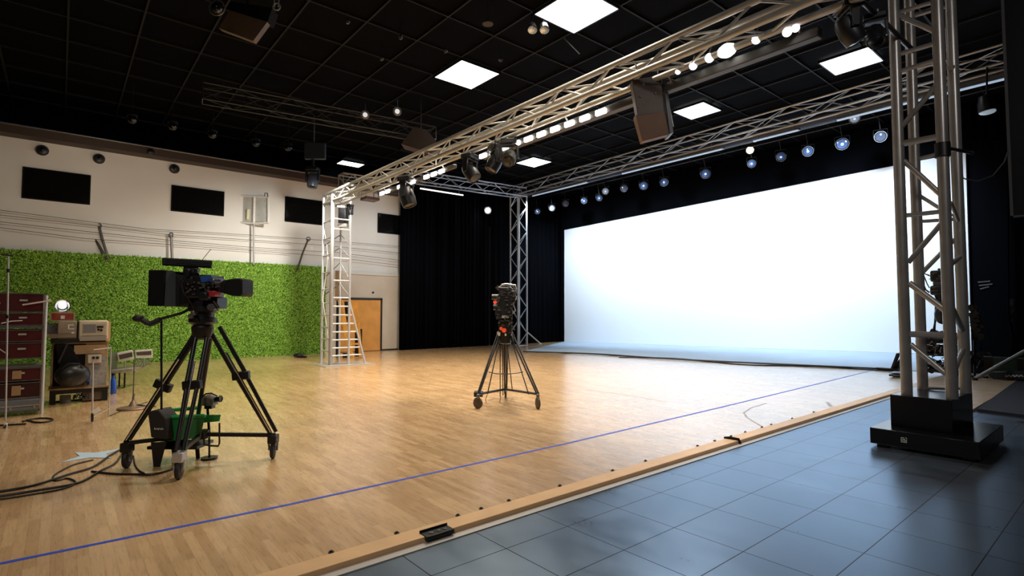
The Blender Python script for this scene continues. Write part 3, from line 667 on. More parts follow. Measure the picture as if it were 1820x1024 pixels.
# cyc light bars under the back truss
cycm = mat('cyc_tube_glow', (.6, .7, .8), .3, emit=(.5, .72, 1), estr=.45)
for i, (ya, yb, lab) in enumerate([(15.0, 18.4, 'bluish strip light bar under the screen truss, nearest the far tower'), (9.0, 13.2, 'bluish strip light bar under the middle of the screen truss'), (6.6, 8.0, 'short bluish strip light bar under the screen truss'), (2.0, 5.6, 'long bluish strip light bar under the screen truss, at the massive tower')]):
    t = thing('strip_light', lab, 'strip light', (16.7, (ya + yb) / 2, 6.96), 0, 'strip lights under the screen truss')
    h_ = (yb - ya) / 2
    MB().span((-.05, -h_, .0), (.12, h_, .07)).build('housing', mgrey, t, bevel=.01)
    MB().cyl((-.03, -h_ + .03, -.015), (-.03, h_ - .03, -.015), .03).build('tube', cycm, t)
    for s_ in (-.8, .8): MB().cyl((0, s_ * h_, .07), (0, s_ * h_, .25), .015).build('bracket', mgrey, t)
t = thing('strip_light', 'white strip light hanging below the cross truss before the black curtain', 'strip light', (12.9, 18.9, 6.65))
a_ = ony(747, 335, 18.9); b2 = ony(823, 347, 18.9); t.location = (a_ + b2) / 2; hx = (b2 - a_) / 2
MB().cyl(-hx, hx, .03).build('tube', mat('white_tube_glow', (.8, .8, .8), .3, emit=(1, .98, .95), estr=1.5), t)
for s_ in (-.8, .8): MB().cyl(hx * s_, hx * s_ + Vector((0, 0, .3)), .012).build('bracket', mgrey, t)
# far bright lamp in dark corner
p = ony(867, 374, 19.6)
t = thing('bright_flood', 'single brilliant white lamp shining against the black curtain', 'lamp', p)
ax = (CP - p).normalized()
MB().ball((0, 0, 0), .11).build('bulb', mat('flood_bulb', (1, 1, 1), .3, emit=(.95, .97, 1), estr=25), t); MB().lathe(-ax * .25, ax, [(0, .06), (.1, .14), (.24, .17), (.23, .14), (.12, .1)]).build('reflector', dgrey, t)
MB().cyl((0, 0, .1), (0, .3, .2), .02).build('wall_arm', dgrey, t)
# right lamp
p = onx(1755, 199, 16.0)
t = thing('par_spotlight', 'single pale lit spotlight in the dark right of the massive tower', 'spotlight', p)
MB().ball((0, 0, 0), .12, sc=(1, 1.3, .5)).build('lens', mat('grey_glow_lens', (.3, .35, .4), .2, emit=(.6, .75, .9), estr=.3), t); MB().lathe((0, 0, .02), (-.1, .1, 1), [(0, .16), (.2, .15), (.35, .1)]).build('can', blk, t); MB().cyl((0, 0, .4), (.2, 0, 7.2 - p.z), .02).build('hanger', dgrey, t)

# ================================================================== WALL ITEMS (left)
scrm = mat('dark_wall_glass', (.004, .004, .004), .06)
for i, (x0, y0, x1, y1, lab) in enumerate([(41, 295, 160, 364, 'long black glass screen on the white wall, leftmost of four'), (305, 328, 398, 385, 'black glass screen on the white wall beside the glass cabinet'), (507, 349, 575, 400, 'black glass screen with rounded corners beside the left tower top'), (672, 378, 712, 418, 'black screen at the curtain edge, rightmost on the white wall')]):
    Y = 20.08; a_ = ony(x0, y0, Y); b2 = ony(x1, y1, Y); c_ = ony(x0, {0: 352, 1: 374, 2: 394.5, 3: 413}[i], Y); e_ = ony(x1, {0: 312, 1: 341, 2: 357, 3: 384}[i], Y)
    zt = (a_.z + e_.z) / 2; zb = (b2.z + c_.z) / 2
    t = thing('wall_screen', lab, 'screen', ((a_.x + b2.x) / 2, 20.13, zb), 0, 'black glass screens on the white wall')
    w_ = (b2.x - a_.x) / 2; hh = zt - zb
    MB().span((-w_, -.06, 0), (w_, 0, hh)).build('frame', blk2, t, bevel=.01 if i != 2 else .05)
    MB().span((-w_ + .03, -.068, .03), (w_ - .03, -.05, hh - .03)).build('glass', scrm, t)
for i, (x, y) in enumerate([(75, 267), (176, 282), (310, 300), (268, 270)]):
    p = ony(x, y, 20.1)
    if i == 3: p = ony(x, y, 19.6)
    t = thing('round_wall_speaker', ['round black speaker on the white wall above the leftmost screen', 'round black speaker on the white wall between two screens', 'round black speaker on the white wall above the second screen', 'small black knob under the dark soffit above the white wall'][i], 'speaker', p, 0, 'small round wall speakers')
    r_ = .15 if i < 3 else .1
    MB().lathe((0, .05, 0), (0, -1, 0), [(0, r_), (.06, r_), (.11, r_ * .8), (.13, r_ * .4)]).build('housing', blk, t); MB().ball((0, -.07, 0), r_ * .4).build('dome', blkg, t)
# bolts on wall near door
p = ony(663, 520, 20.06); tag_o = MB().cyl((0, 0, 0), (0, -.04, 0), .04).build('wall_button', blk); tag_o.location = (p.x, 20.07, p.z); tag(tag_o, 'tiny black knob on the beige wall above the wooden door', 'knob')
# glass cabinet on a pole
gc = Rig('glass_cabinet', 'pale framed glass box on a pole behind the grass wall', 'cabinet', ony(450, 470, 19.85))
gf = MB()
def gl(x, y, o=0): return gc.L(x, y, o)
cs = [(412, 347), (452, 349), (478, 350)]; ce = [(411, 394), (451, 396), (478, 396)]
for (p_, q_) in [((412, 347), (452, 349)), ((452, 349), (478, 351)), ((412, 394), (452, 397)), ((452, 397), (478, 396))]: gf.cyl(gl(*p_), gl(*q_), .035, n=6)
for (p_, q_) in [((414, 347), (412, 394)), ((452, 349), (451, 397)), ((477, 351), (477, 396))]: gf.cyl(gl(*p_), gl(*q_), .045, n=6)
gc.part(gf, 'frame', whitep)
gc.part(MB().span(gl(414, 349, .02) , gl(450, 394, .02) + Vector((0, .02, 0))).span(gl(454, 351, .02), gl(476, 394, .02) + Vector((0, .02, 0))), 'glass_pane', mat('milky_glass', (.52, .53, .50), .25, var=.15, vscale=3))
gc.part(MB().cyl(gl(440, 390, .0), gl(441, 372, .0), .05), 'cream_bottle', mat('cream', (.7, .66, .45), .5))
gc.part(MB().path([gl(470, 350), gl(471, 343), gl(475, 343), gl(476, 350)], .02), 'top_hook', mgrey)
gc.part(MB().cyl(gl(451, 396), gl(451, 470), .03), 'pole', mat('grey_pole', (.35, .34, .32), .4, .4))
# wires along the wall
for i, pts in enumerate([[(-20, 371), (150, 393), (260, 407), (400, 415), (520, 423), (710, 438)], [(-20, 380), (150, 399), (300, 417), (450, 427), (575, 436), (712, 450)], [(-20, 392), (140, 410), (300, 427), (450, 440), (600, 449), (712, 463)], [(-20, 402), (150, 424), (250, 431), (400, 442), (575, 455), (712, 472)]]):
    P = [ony(x, y, 19.95) for x, y in pts]; b0 = P[0].copy()
    o = MB().path([q_ - b0 for q_ in P], .008, 5).build('wall_wire', mat('dark_wire', (.06, .055, .05), .5)); o.location = b0
    tag(o, ['topmost thin wire strung along the white wall', 'second thin wire from the top along the white wall', 'third thin wire from the top along the white wall', 'lowest thin wire strung along the white wall'][i], 'wire', 'wires along the white wall')
for i, (x0, y0, x1, y1, x2, y2, lab) in enumerate([(160, 410, 178, 440, 190, 453, 'left one of two slanted metal arms above the grass wall'), (176, 402, 182, 425, 193, 453, 'right one of two slanted metal arms above the grass wall'), (304, 418, 305, 440, 306, 458, 'short upright metal peg above the grass wall behind the large camera'), (548, 425, 538, 450, 528, 473, 'slanted lattice arm above the grass wall beside the left tower')]):
    r_ = Rig('wall_bracket', lab, 'bracket', ony(x2, y2 + 8, 19.93), 'metal arms above the grass wall')
    r_.part(MB().path([r_.L(x0, y0), r_.L(x1, y1), r_.L(x2, y2 + 8)], .035, 6), 'arm', mat('bronze_metal', (.10, .09, .075), .4, .6)); r_.part(MB().ring(r_.L(x0, y0), (0, 1, 0), .07, .02, 12, 5), 'end_clamp', mgrey)

# wooden stepladder behind the tower
ld = Rig('wooden_stepladder', 'orange wooden stepladder leaning open behind the left tower', 'ladder', onz(628, 637))
wd = mat('orange_wood', (.62, .30, .06), .45, var=.15, vscale=5)
ld.part(MB().prism([ld.L(600, 534), ld.L(608, 534), ld.L(628, 637), ld.L(620, 637)], (0, .08, 0)), 'rail', wd)
ld.part(MB().prism([ld.L(620, 536), ld.L(636, 536), ld.L(634, 570), ld.L(628, 578), ld.L(619, 574)], (0, .04, 0)), 'top_board', wd)
ld.part(MB().prism([ld.L(634, 572, .2), ld.L(638, 572, .2), ld.L(644, 634, .2), ld.L(638, 634, .2)], (0, .06, 0)), 'rail', wd)
ld.part(MB().prism([ld.L(612, 536, .3), ld.L(618, 536, .3), ld.L(622, 600, .3), ld.L(616, 600, .3)], (0, .04, 0)), 'rear_rail', blk)
ld.part(MB().span(ld.L(631, 585, .3), ld.L(641, 634, .3) + Vector((0, .15, 0))), 'black_case', blk)
ld.part(MB().span(ld.L(609, 628, .3), ld.L(616, 636, .3) + Vector((0, .2, 0))), 'foot_block', blk)
for y in (560, 585, 610): ld.part(MB().span(ld.L(606 + (y - 534) * .19, y, .08), ld.L(636, y + 3, .08) + Vector((0, .1, 0))), 'step', wd)
tb = Rig('cardboard_tube', 'tall tan tube standing inside the left tower against the wall', 'tube', onz(600, 634))
tb.part(MB().span(tb.L(596, 481), tb.L(605, 534) + Vector((0, .12, 0))), 'tube', mat('tan_card', (.40, .28, .18), .7)); tb.part(MB().span(tb.L(598, 534, .02), tb.L(603, 634, .02) + Vector((0, .06, 0))), 'stand', dgrey)

# ================================================================== LARGE CAMERA (left)
c1 = Rig('studio_camera', 'large black studio camera on a wheeled tripod before the grass wall', 'camera', onz(345, 828))
K = c1.L; P_ = c1.part
# tripod wheels world targets
def wl(x, y): p = onz(x, y) - c1.b; return Vector((p.dot(RT), p.dot(FW), 0))
W = [wl(225, 832), wl(318, 852), wl(485, 815)]
hub = K(343, 775); hub = Vector((hub.x, .15, K(343, 778).z))
apex = [K(352, 592), K(362, 600), K(378, 585)]
tops = [Vector((K(352, 590).x, .0, K(352, 590).z)), Vector((K(364, 600).x, -.06, K(364, 600).z)), Vector((K(378, 585).x, .04, K(378, 585).z))]
for i, w in enumerate(W):
    foot = w + Vector((0, 0, .26)); tp_ = tops[i]
    mid = tp_ + (foot - tp_) * (.44 if i != 0 else .5)
    side = (foot - tp_).cross(Vector((foot.x, foot.y + .2, 0))).normalized() * .035
    if i == 0: side = Vector((.034, 0, .026))
    if i == 1: side = Vector((.055, 0, 0))
    if i == 2: side = Vector((.045, 0, .024))
    leg = P_(MB().cyl(tp_ - side, mid - side, .022).cyl(tp_ + side, mid + side, .022).cyl(mid - side * .9, foot - side * .6, .02).cyl(mid + side * .9, foot + side * .6, .02), 'leg', blk)
    fo = Vector((0, -.035, 0)); MB().cyl(tp_ + (mid - tp_) * .5 + fo, foot + (foot - mid) * -.03 + fo, .010).build('inner_tube', chrome, leg, label='shiny silver inner tube')
    MB().box(mid, (.17, .06, .085), Matrix.Rotation(-.1 if i else .4, 3, 'Y')).build('leg_clamp', blk, leg, bevel=.01)
    sp_ = P_(MB().cyl(Vector((hub.x, hub.y, hub.z)), foot + Vector((0, 0, -.02)), .026, n=4), 'spreader', blk)
    wh = P_(MB().box(w + Vector((0, 0, .2)), (.09, .09, .09)).cyl(w + Vector((0, 0, .15)), foot, .025), 'caster_housing', silver if i == 1 else blk, bevel=.01)
    MB().lathe(w + Vector((-.025, 0, .085)), (1, .25, 0), [(0, .05), (.005, .08), (.02, .086), (.04, .08), (.046, .05)], 20).build('wheel', rubber, wh)
    MB().lathe(w + Vector((-.03, -.006, .085)), (1, .25, 0), [(0, .025), (.056, .025)], 12).build('axle', mgrey, wh)
    MB().path([w + Vector((-.04, 0, .085)), w + Vector((-.045, 0, .17)), w + Vector((.045, 0, .17)), w + Vector((.04, 0, .085))], .012, 6).build('fork', silver if i == 1 else mgrey, wh)
P_(MB().cyl(K(374, 600, .1), K(352, 740, .35), .022), 'rear_column', blk)
P_(MB().cyl(hub - Vector((0, 0, .04)), hub + Vector((0, 0, .04)), .07), 'spreader_hub', blk)
# head
hc = K(360, 590).x
P_(MB().lathe((hc, 0, K(360, 604).z), (0, 0, 1), [(0, .05), (.02, .08), (c1.m(14), .095), (c1.m(22), .1), (c1.m(26), .085)], 24), 'tripod_bowl', blk)
P_(MB().lathe((hc, 0, K(360, 578).z), (0, 0, 1), [(0, .09), (.03, .125), (.07, .125), (.08, .1), (.13, .1), (.14, .135), (.19, .135), (.2, .1)], 24), 'fluid_head', blk)
P_(c1.box(MB(), 338, 528, 386, 549, -.08, .08), 'tilt_plate', blk, bevel=.012)
P_(MB().ball(K(378, 546, -.09), .035).ball(K(345, 556, -.12), .03).cyl(K(336, 562, -.12), K(345, 562, -.12), .022), 'head_knob', mgrey)
P_(MB().path([K(338, 549, -.02), K(322, 557, -.1), K(300, 563, -.15), K(285, 567, -.18), K(268, 575, -.2)], .014), 'pan_handle', blk)
P_(MB().path([K(285, 568, -.18), K(268, 576, -.2), K(262, 574, -.2), K(252, 568, -.22), K(240, 566, -.22)], .026).ball(K(246, 566, -.22), .045, sc=(1.2, 1, .8)), 'pan_grip', rubber)
P_(MB().cyl(K(287, 568, -.17), K(287, 728, -.17) , .010), 'hanging_rod', blk)
# body
P_(c1.box(MB(), 330, 488, 372, 530, -.14, .14), 'camera_body', blk, bevel=.02)
P_(c1.box(MB(), 318, 497, 336, 545, -.12, .12), 'lens_barrel', blk, bevel=.02)
P_(c1.box(MB(), 264, 480, 290, 544, -.22, .16), 'prompter_hood', blk2, bevel=.004)
P_(MB().hexa([K(288, 481, -.22), K(312, 483, -.12), K(312, 483, .12), K(288, 481, .16), K(288, 544, -.22), K(312, 545, -.12), K(312, 545, .12), K(288, 544, .16)]), 'hood_side', mat('slate_hood', (.055, .07, .08), .5))
P_(MB().hexa([K(312, 486, -.12), K(330, 490, -.1), K(330, 490, .1), K(312, 486, .12), K(312, 545, -.12), K(336, 546, -.1), K(336, 546, .1), K(312, 545, .12)]), 'bellows', blk)
P_(c1.box(MB(), 345, 548 - 20, 385, 549, -.1, .1), 'mount_plate', dgrey, bevel=.01)
P_(MB().hexa([K(326, 472, -.06), K(352, 472, -.06), K(352, 472, .06), K(326, 472, .06), K(324, 500, -.12), K(356, 500, -.12), K(356, 500, .12), K(324, 500, .12)]), 'top_turret', blk, bevel=.02)
tl = P_(MB().hexa([K(288, 458, -.08), K(378, 463, -.08), K(378, 463, .08), K(288, 458, .08), K(288, 472, -.08), K(376, 477, -.08), K(376, 477, .08), K(288, 472, .08)]), 'top_light_bar', blk, bevel=.008)
rib = MB()
for k in range(4): rib.cyl(K(290, 460.5 + k * 2.6, -.085), K(376, 465 + k * 2.6, -.085), .003, n=5)
rib.build('bar_ribs', mgrey, tl)
P_(MB().cyl(K(352, 471, 0), K(375, 443, 0), .003, n=5), 'antenna', blk)
P_(MB().hexa([K(355, 492, -.15), K(374, 488, -.15), K(374, 488, .0), K(355, 492, .0), K(358, 502, -.15), K(380, 499, -.15), K(380, 499, .0), K(358, 502, .0)]), 'blue_cap', mat('royal_blue', (.02, .09, .38), .45), label='blue cap on top')
P_(MB().cyl(K(348, 508, -.05), K(398, 511, -.05), .055, n=16), 'viewfinder_tube', blk)
P_(MB().hexa([K(392, 502, -.1), K(400, 497, -.12), K(400, 497, .08), K(392, 502, .06), K(386, 517, -.1), K(400, 522, -.12), K(400, 522, .08), K(386, 517, .06)]), 'hood_neck', dgrey)
hd = MB(); prof = [(398, 498), (412, 495), (426, 494), (430, 497), (430, 523), (426, 527), (412, 526), (396, 521)]
hd.prism([K(x, y, -.12) for x, y in prof], (0, .24, 0)); P_(hd, 'viewfinder_hood', mat('hood_black', (.004, .004, .005), .6, spec=.3), bevel=.02)
P_(c1.box(MB(), 366, 517, 381, 527, -.17, -.05), 'red_battery', mat('deep_red', (.35, .02, .03), .4), bevel=.01, label='small red battery')
P_(c1.box(MB(), 352, 518, 368, 534, -.2, -.05), 'control_box', dgrey, bevel=.02)
det = MB()
for k in range(46):
    x = random.uniform(328, 396); y = random.uniform(476, 526)
    if x > 356 and y < 500: y += 16
    if random.random() < .5: det.box(K(x, y, -.15 - random.uniform(0, .02)), (random.uniform(.01, .03), .015, random.uniform(.005, .02)))
    else: det.cyl(K(x, y, -.16), K(x, y, -.13), random.uniform(.006, .013), n=8)
P_(det, 'switches_and_knobs', mat('worn_metal', (.33, .31, .28), .25, .8), stuff=True)
P_(MB().path([K(330, 494, -.15), K(322, 505, -.2), K(326, 520, -.22), K(340, 540, -.2), K(350, 560, -.18)], .007), 'camera_cable', cable_m)

for k, (x0, y0, x1, y1) in enumerate([(326, 478, 336, 492), (340, 477, 350, 486), (330, 494, 342, 506)]):
    P_(c1.box(MB(), x0, y0, x1, y1, -.16, -.1), 'control_module', dgrey, bevel=.008)
P_(MB().cyl(K(375, 546, -.14), K(375, 546, -.08), .035, n=14), 'tilt_dial', mgrey); P_(MB().cyl(K(380, 536, -.1), K(389, 549, -.12), .016), 'lock_lever', blk)
# green equipment cart between the wheels
gcart = Rig('green_equipment_bin', 'bright green plastic bin standing inside the large camera tripod legs', 'bin', onz(285, 832))
G = gcart.L
grn = mat('green_plastic', (.012, .16, .045), .35, var=.1)
gcart.part(MB().hexa([G(288, 742, .1), G(364, 742, .1), G(364, 742, .5), G(288, 742, .5), G(292, 786, .12), G(356, 778, .12), G(356, 778, .45), G(292, 786, .45)]).hexa([G(288, 742, .1), G(364, 742, .1), G(364, 742, .12), G(288, 742, .12), G(288, 738, .1), G(364, 736, .1), G(364, 736, .12), G(288, 738, .12)]), 'bin_body', grn, bevel=.006)
gcart.part(MB().path([G(286, 731, .5), G(320, 728, .5), G(352, 725, .5)], .02).path([G(286, 742, .1), G(330, 741, .1), G(365, 740, .1)], .016), 'rim', mat('green_rim', (.02, .28, .07), .35))
gcart.part(MB().hexa([G(352, 738, .15), G(393, 737, .15), G(390, 737, .5), G(352, 738, .5), G(356, 752, .18), G(390, 749, .18), G(387, 749, .45), G(356, 752, .45)]), 'side_tray', mat('green_tray', (.012, .24, .06), .4), bevel=.006)
gcart.part(MB().prism([G(262, 732, .0), G(282, 729, .0), G(294, 745, .0), G(296, 782, .0), G(268, 778, .0)], (0, .2, 0)), 'tool_bag', mat('dark_bag', (.015, .012, .011), .7), bevel=.01)
wr = MB()
for k in range(8): wr.box(G(275 + k * 2.1, 762 + (k % 2), -.006), (.006, .004, .012 if k % 3 else .018))
gcart.part(wr, 'bag_lettering', whitep, label='row of small white letters')
gcart.part(MB().hexa([G(268, 786, .02), G(296, 786, .02), G(296, 786, .1), G(268, 786, .1), G(273, 832, .04), G(284, 832, .04), G(284, 832, .1), G(273, 832, .1)]), 'front_leg', dgrey)
gcart.part(MB().box(G(322, 790, .3), (.5, .3, .03)), 'base_board', blk)
gcart.part(MB().cyl(G(350, 786, .35), G(352, 816, .35), .02).cyl(G(312, 788, .3), G(314, 818, .3), .04), 'rear_leg', dgrey)
gcart.part(MB().path([G(362, 770, .1), G(363, 790, .1), G(372, 792, .1), G(388, 793, .1), G(390, 788, .1), G(390, 752, .1)], .009), 'wire_stand', blk)
# small camcorder
cc = Rig('small_camcorder', 'small grey camcorder on a short stalk beside the green bin', 'camcorder', onz(372, 816))
M_ = cc.L; cc.d
cc.part(MB().ball(M_(374, 710), .065, sc=(1.3, .8, .82)).box(M_(373, 714), (.12, .1, .07)), 'body', mat('warm_grey', (.16, .14, .12), .4, var=.3, vscale=30))
cc.part(MB().cyl(M_(384, 710, -.02), M_(393, 709, -.04), .026).cyl(M_(391, 709, -.04), M_(393, 709, -.04), .036), 'lens', blk)
cc.part(MB().path([M_(360, 705), M_(366, 700), M_(376, 699), M_(386, 704)], .008), 'carry_handle', blk)
cc.part(cc.box(MB(), 363, 720, 376, 727, -.02, .05), 'quick_plate', blk)
cc.part(MB().cyl(M_(369, 726), M_(372, 772), .013).cyl(M_(372, 772), M_(372, 816), .01), 'stalk', dgrey)
cc.part(MB().cyl((0, 0, 0), (0, 0, .02), .08), 'base', blk)

# ================================================================== SECOND CAMERA (centre)
c2 = Rig('studio_camera', 'smaller black studio camera on a spider tripod in mid stage', 'camera', onz(898, 716))
K = c2.L; P_ = c2.part
def wl2(x, y): p = onz(x, y) - c2.b; return Vector((p.dot(RT), p.dot(FW), 0))
W = [wl2(850, 727), wl2(956, 727), Vector((.0, .55, 0))]
tops = [K(887, 592), K(908, 592), K(897, 595, .06)]
for i, w in enumerate(W):
    tp_ = tops[i]; foot = w + Vector((0, 0, .23))
    inn = Vector((-.06 if w.x > 0 else .06, 0, 0)) if i < 2 else Vector((.05, 0, 0))
    if i == 2: foot = w + Vector((0, 0, .12))
    side = Vector((.022, 0, .008))
    leg = P_(MB().cyl(tp_ - side, foot - side * .6, .014).cyl(tp_ + side, foot + side * .6 , .014).cyl(tp_ + inn * .5, foot + inn * 2.4, .009), 'leg', blk)
    MB().box(tp_ + Vector((0, 0, .0)), (.07, .06, .05)).build('leg_joint', silver, leg, bevel=.006)
    if i < 2:
        wh = P_(MB().box(w + Vector((0, 0, .2)), (.05, .06, .07)), 'caster_housing', mgrey, bevel=.008)
        MB().lathe(w + Vector((-.02, 0, .09)), (1, .3 if i else 1.2, 0), [(0, .05), (.005, .088), (.035, .088), (.04, .05)], 22).build('wheel', mat('brown_rubber', (.06, .04, .025), .6), wh)
    else:
        wh = P_(MB().box(w + Vector((0, 0, .15)), (.05, .06, .07)), 'caster_housing', mgrey); MB().lathe(w + Vector((-.02, 0, .06)), (1, 0, 0), [(0, .03), (.005, .06), (.035, .06), (.04, .03)], 18).build('wheel', MATS['brown_rubber'], wh)
    P_(MB().cyl(Vector((0, .1, foot.z - .02 if i < 2 else .22)), foot + Vector((0, 0, 0)), .02, n=6), 'spreader', blk)
P_(MB().cyl(K(889, 595, .05), K(889, 705, .05), .008).cyl(K(897, 595, -.05), K(897, 700, -.05), .010).cyl(K(903, 595, .05), K(901, 695, .05), .008).cyl(K(893, 595, -.02), K(894, 703, -.02), .008), 'centre_rod', dgrey)
P_(MB().path([K(868, 661, -.1), K(880, 664, -.12), K(900, 665, -.12), K(920, 663, -.1), K(930, 661, -.08)], .009), 'mid_brace', blk)
P_(MB().path([K(890, 705), K(888, 718), K(878, 723), K(866, 723), K(863, 710), K(866, 702)], .006).path([K(868, 712), K(880, 708)], .004), 'dangling_cable', mgrey)
P_(c2.box(MB(), 842, 697, 858, 706, -.12, .05), 'front_battery', dgrey, bevel=.01)
P_(MB().lathe((K(898, 600).x, 0, K(898, 612).z), (0, 0, 1), [(0, .05), (.02, .1), (c2.m(22), .11), (c2.m(24), .08)], 20), 'tripod_bowl', blk)
P_(c2.box(MB(), 886, 566, 910, 592, -.1, .1), 'fluid_head', blk, bevel=.015)
P_(MB().ball(K(896, 587, -.12), .04).ball(K(891, 584, -.12), .03), 'red_knob', mat('glow_red', (.75, .06, .02), .35, emit=(1, .12, .03), estr=.25), label='red knob with added glow')  # knob is no lamp; a slight red glow is put into its colour
P_(c2.box(MB(), 884, 524, 911, 566, -.14, .14), 'camera_body', blk, bevel=.015)
P_(c2.box(MB(), 886, 511, 909, 526, -.1, .1), 'top_module', dgrey, bevel=.012)
P_(MB().path([K(889, 512), K(892, 506), K(900, 505), K(916, 507), K(918, 515)], .014), 'carry_handle', silver)
P_(MB().cyl(K(874, 528, -.02), K(886, 528, -.02), .045).cyl(K(877, 546, -.02), K(886, 546, -.02), .05), 'lens', dgrey)
P_(MB().ball(K(880, 537, -.12), .032), 'tally_lamp', mat('tally_red', (.8, .05, .03), .3, emit=(1, .1, .05), estr=.6), label='lit red tally lamp')
P_(MB().path([K(911, 520), K(918, 528), K(912, 540), K(916, 552), K(910, 558), K(908, 575)], .010), 'side_cable', silver)
det = MB()
for k in range(70):
    x = random.uniform(880, 914); y = random.uniform(508, 588)
    if random.random() < .6: det.box(K(x, y, -.15), (random.uniform(.02, .07), .03, random.uniform(.006, .018)))
    else: det.cyl(K(x, y, -.18), K(x, y, -.13), random.uniform(.008, .018), n=8)
P_(det, 'switches_and_knobs', MATS['worn_metal'], stuff=True)
P_(c2.box(MB(), 908, 517, 916, 538, -.1, .06), 'side_module', blk, bevel=.01); P_(c2.box(MB(), 880, 549, 889, 560, -.15, .0), 'focus_unit', dgrey, bevel=.01)
P_(MB().cyl(K(915, 521, -.1), K(915, 521, -.04), .03, n=14), 'side_dial', MATS['worn_metal']); P_(MB().path([K(884, 513), K(890, 508), K(906, 509), K(912, 515)], .008), 'top_rail', silver)
P_(c2.box(MB(), 892, 561, 904, 565.5, -.17, -.1), 'badge_plate', silver)
P_(c2.box(MB(), 885, 591, 889, 597, -.1, .0).span(K(897, 593, -.12), K(900, 597, -.1)), 'white_tag', whitep)

# ================================================================== LEFT EQUIPMENT
mar = mat('maroon_case', (.055, .005, .007), .35, var=.2, vscale=4)
mar2 = mat('dark_maroon_case', (.032, .004, .006), .35, var=.2, vscale=4)
d0 = 10.72
cb = ony(-20, 740, d0)
ys = [(523, 548), (549, 574), (583, 604), (604, 632), (636, 650)]
levels = [(521, 555, mar), (556, 579, mar), (586, 608, mar), (609, 638, mar), (654, 678, mar), (680, 708, mar2)]
lab6 = ['maroon flight case, topmost of the stack at the left edge', 'maroon flight case, second from the top of left stack', 'maroon flight case, third from the top of left stack', 'maroon flight case, fourth from the top of left stack', 'maroon flight case with tan label patch, fifth from the top of left stack', 'dark maroon flight case with tan patch, just above the silver case']
rack = Rig('equipment_rack', 'metal rack frame with thin posts holding the maroon flight cases', 'rack', (cb.x, cb.y, 0), ax='Y')
R = rack.L
def rz_(y): return ony(40, y, d0).z
xl, xr_ = R(-70, 600).x, R(79, 600).x
dp = .55
for x in (xl, xr_):
    for yo in (-.02, dp): rack.part(MB().cyl((x, yo, 0), (x, yo, rz_(524)), .017), 'post', silver)
for y in (580, 651): rack.part(MB().span((xl, 0, rz_(y + 3)), (xr_, dp, rz_(y - 1))), 'shelf', mgrey)
rack.part(MB().span((xl, 0, rz_(709.5)), (xr_, dp, rz_(707.5))), 'shelf', mgrey)
rack.part(MB().span((xl, 0, .055), (xr_, dp, .075)), 'shelf', mgrey)
rack.part(MB().cyl(R(40, 542, -.05), R(91, 534, -.05), .012).cyl(R(84, 534.5, -.05), R(91, 534, -.05), .022), 'cross_rod', silver)
rack.part(MB().path([R(2, 575, -.03), R(20, 571, -.03), R(40, 570, -.03)], .008), 'strap_bar', silver); rack.part(MB().path([R(-4, 618, -.04), R(4, 624, -.04), R(14, 630, -.04)], .008), 'strap_bar', silver)
def case(y0, y1, m, lab, extra=None, grp='maroon flight cases in the left stack'):
    zb, zt = rz_(y1) , rz_(y0)
    t = thing('flight_case', lab, 'case', (cb.x, cb.y, zb), 0, grp)
    h_ = zt - zb
    MB().span((xl + .02, .01, 0), (xr_ - .025, dp - .03, h_)).build('case_body', m, t, bevel=.008)
    MB().span((xl + .02, .0, h_ - .014), (xr_ - .025, .012, h_ - .004)).span((xl + .02, .0, .004), (xr_ - .025, .012, .014)).build('edge_trim', mgrey, t)
    xm = xl + (xr_ - xl) * .72
    MB().box((xm, .0, h_ * .62), (.09, .018, .025)).build('latch', silver, t)
    MB().path([(xm - .25, 0, h_ * .5), (xm - .25, -.02, h_ * .4), (xm - .38, -.02, h_ * .4), (xm - .38, 0, h_ * .5)], .006, 6).build('handle', mgrey, t)
    if extra: extra(t, xm, h_)
    return t
def patch(t, xm, h_): MB().box((xm - .04, -.004, h_ * .5), (.1, .012, h_ * .6)).build('label_patch', mat('tan_patch', (.32, .2, .1), .7), t, label='torn tan label')
for i, (y0, y1, m) in enumerate(levels): case(y0, y1, m, lab6[i], patch if i >= 4 else None)
# silver bottom case
zb = .075; t = thing('flight_case', 'silver grey case at the bottom of the left stack', 'case', (cb.x, cb.y, zb), 0)
h_ = rz_(710.5) - zb
MB().span((xl + .02, -.01, 0), (xr_ - .025, dp - .03, h_)).build('case_body', mat('silver_case', (.16, .18, .2), .4, .3, var=.1), t, bevel=.008)
MB().span((xl + .02, -.02, h_ * .42), (xr_ - .025, -.008, h_ * .47)).build('edge_trim', silver, t)
for x in (20, 62, 72): MB().box((R(x, 700).x, -.012, h_ * .3), (.02, .02, .06)).build('latch', chrome, t)
t = None
# dark drawer box in top
# mic pole
mp_ = Rig('microphone_stand', 'thin silver upright stand in front of the maroon case stack', 'stand', onz(10, 759), ax='Y')
mp_.part(MB().cyl(mp_.L(15, 456), mp_.L(10, 748), .010), 'pole', silver); mp_.part(MB().cyl(mp_.L(10, 752), (mp_.L(10, 759).x, 0, 0), .02), 'foot', whitep); mp_.part(MB().cyl(mp_.L(2, 452), mp_.L(24, 455), .012), 'crossarm', blk)
mp_.part(MB().cyl(mp_.L(15, 478), mp_.L(15, 484), .018), 'collar', blk); mp_.part(MB().cyl(mp_.L(13, 560), mp_.L(13, 566), .018), 'collar', blk)
mp_.part(MB().cyl((-.2, .1, .02), (.2, -.05, .02), .012).cyl((0, -.15, .02), (0, .2, .02), .012), 'base', blk)

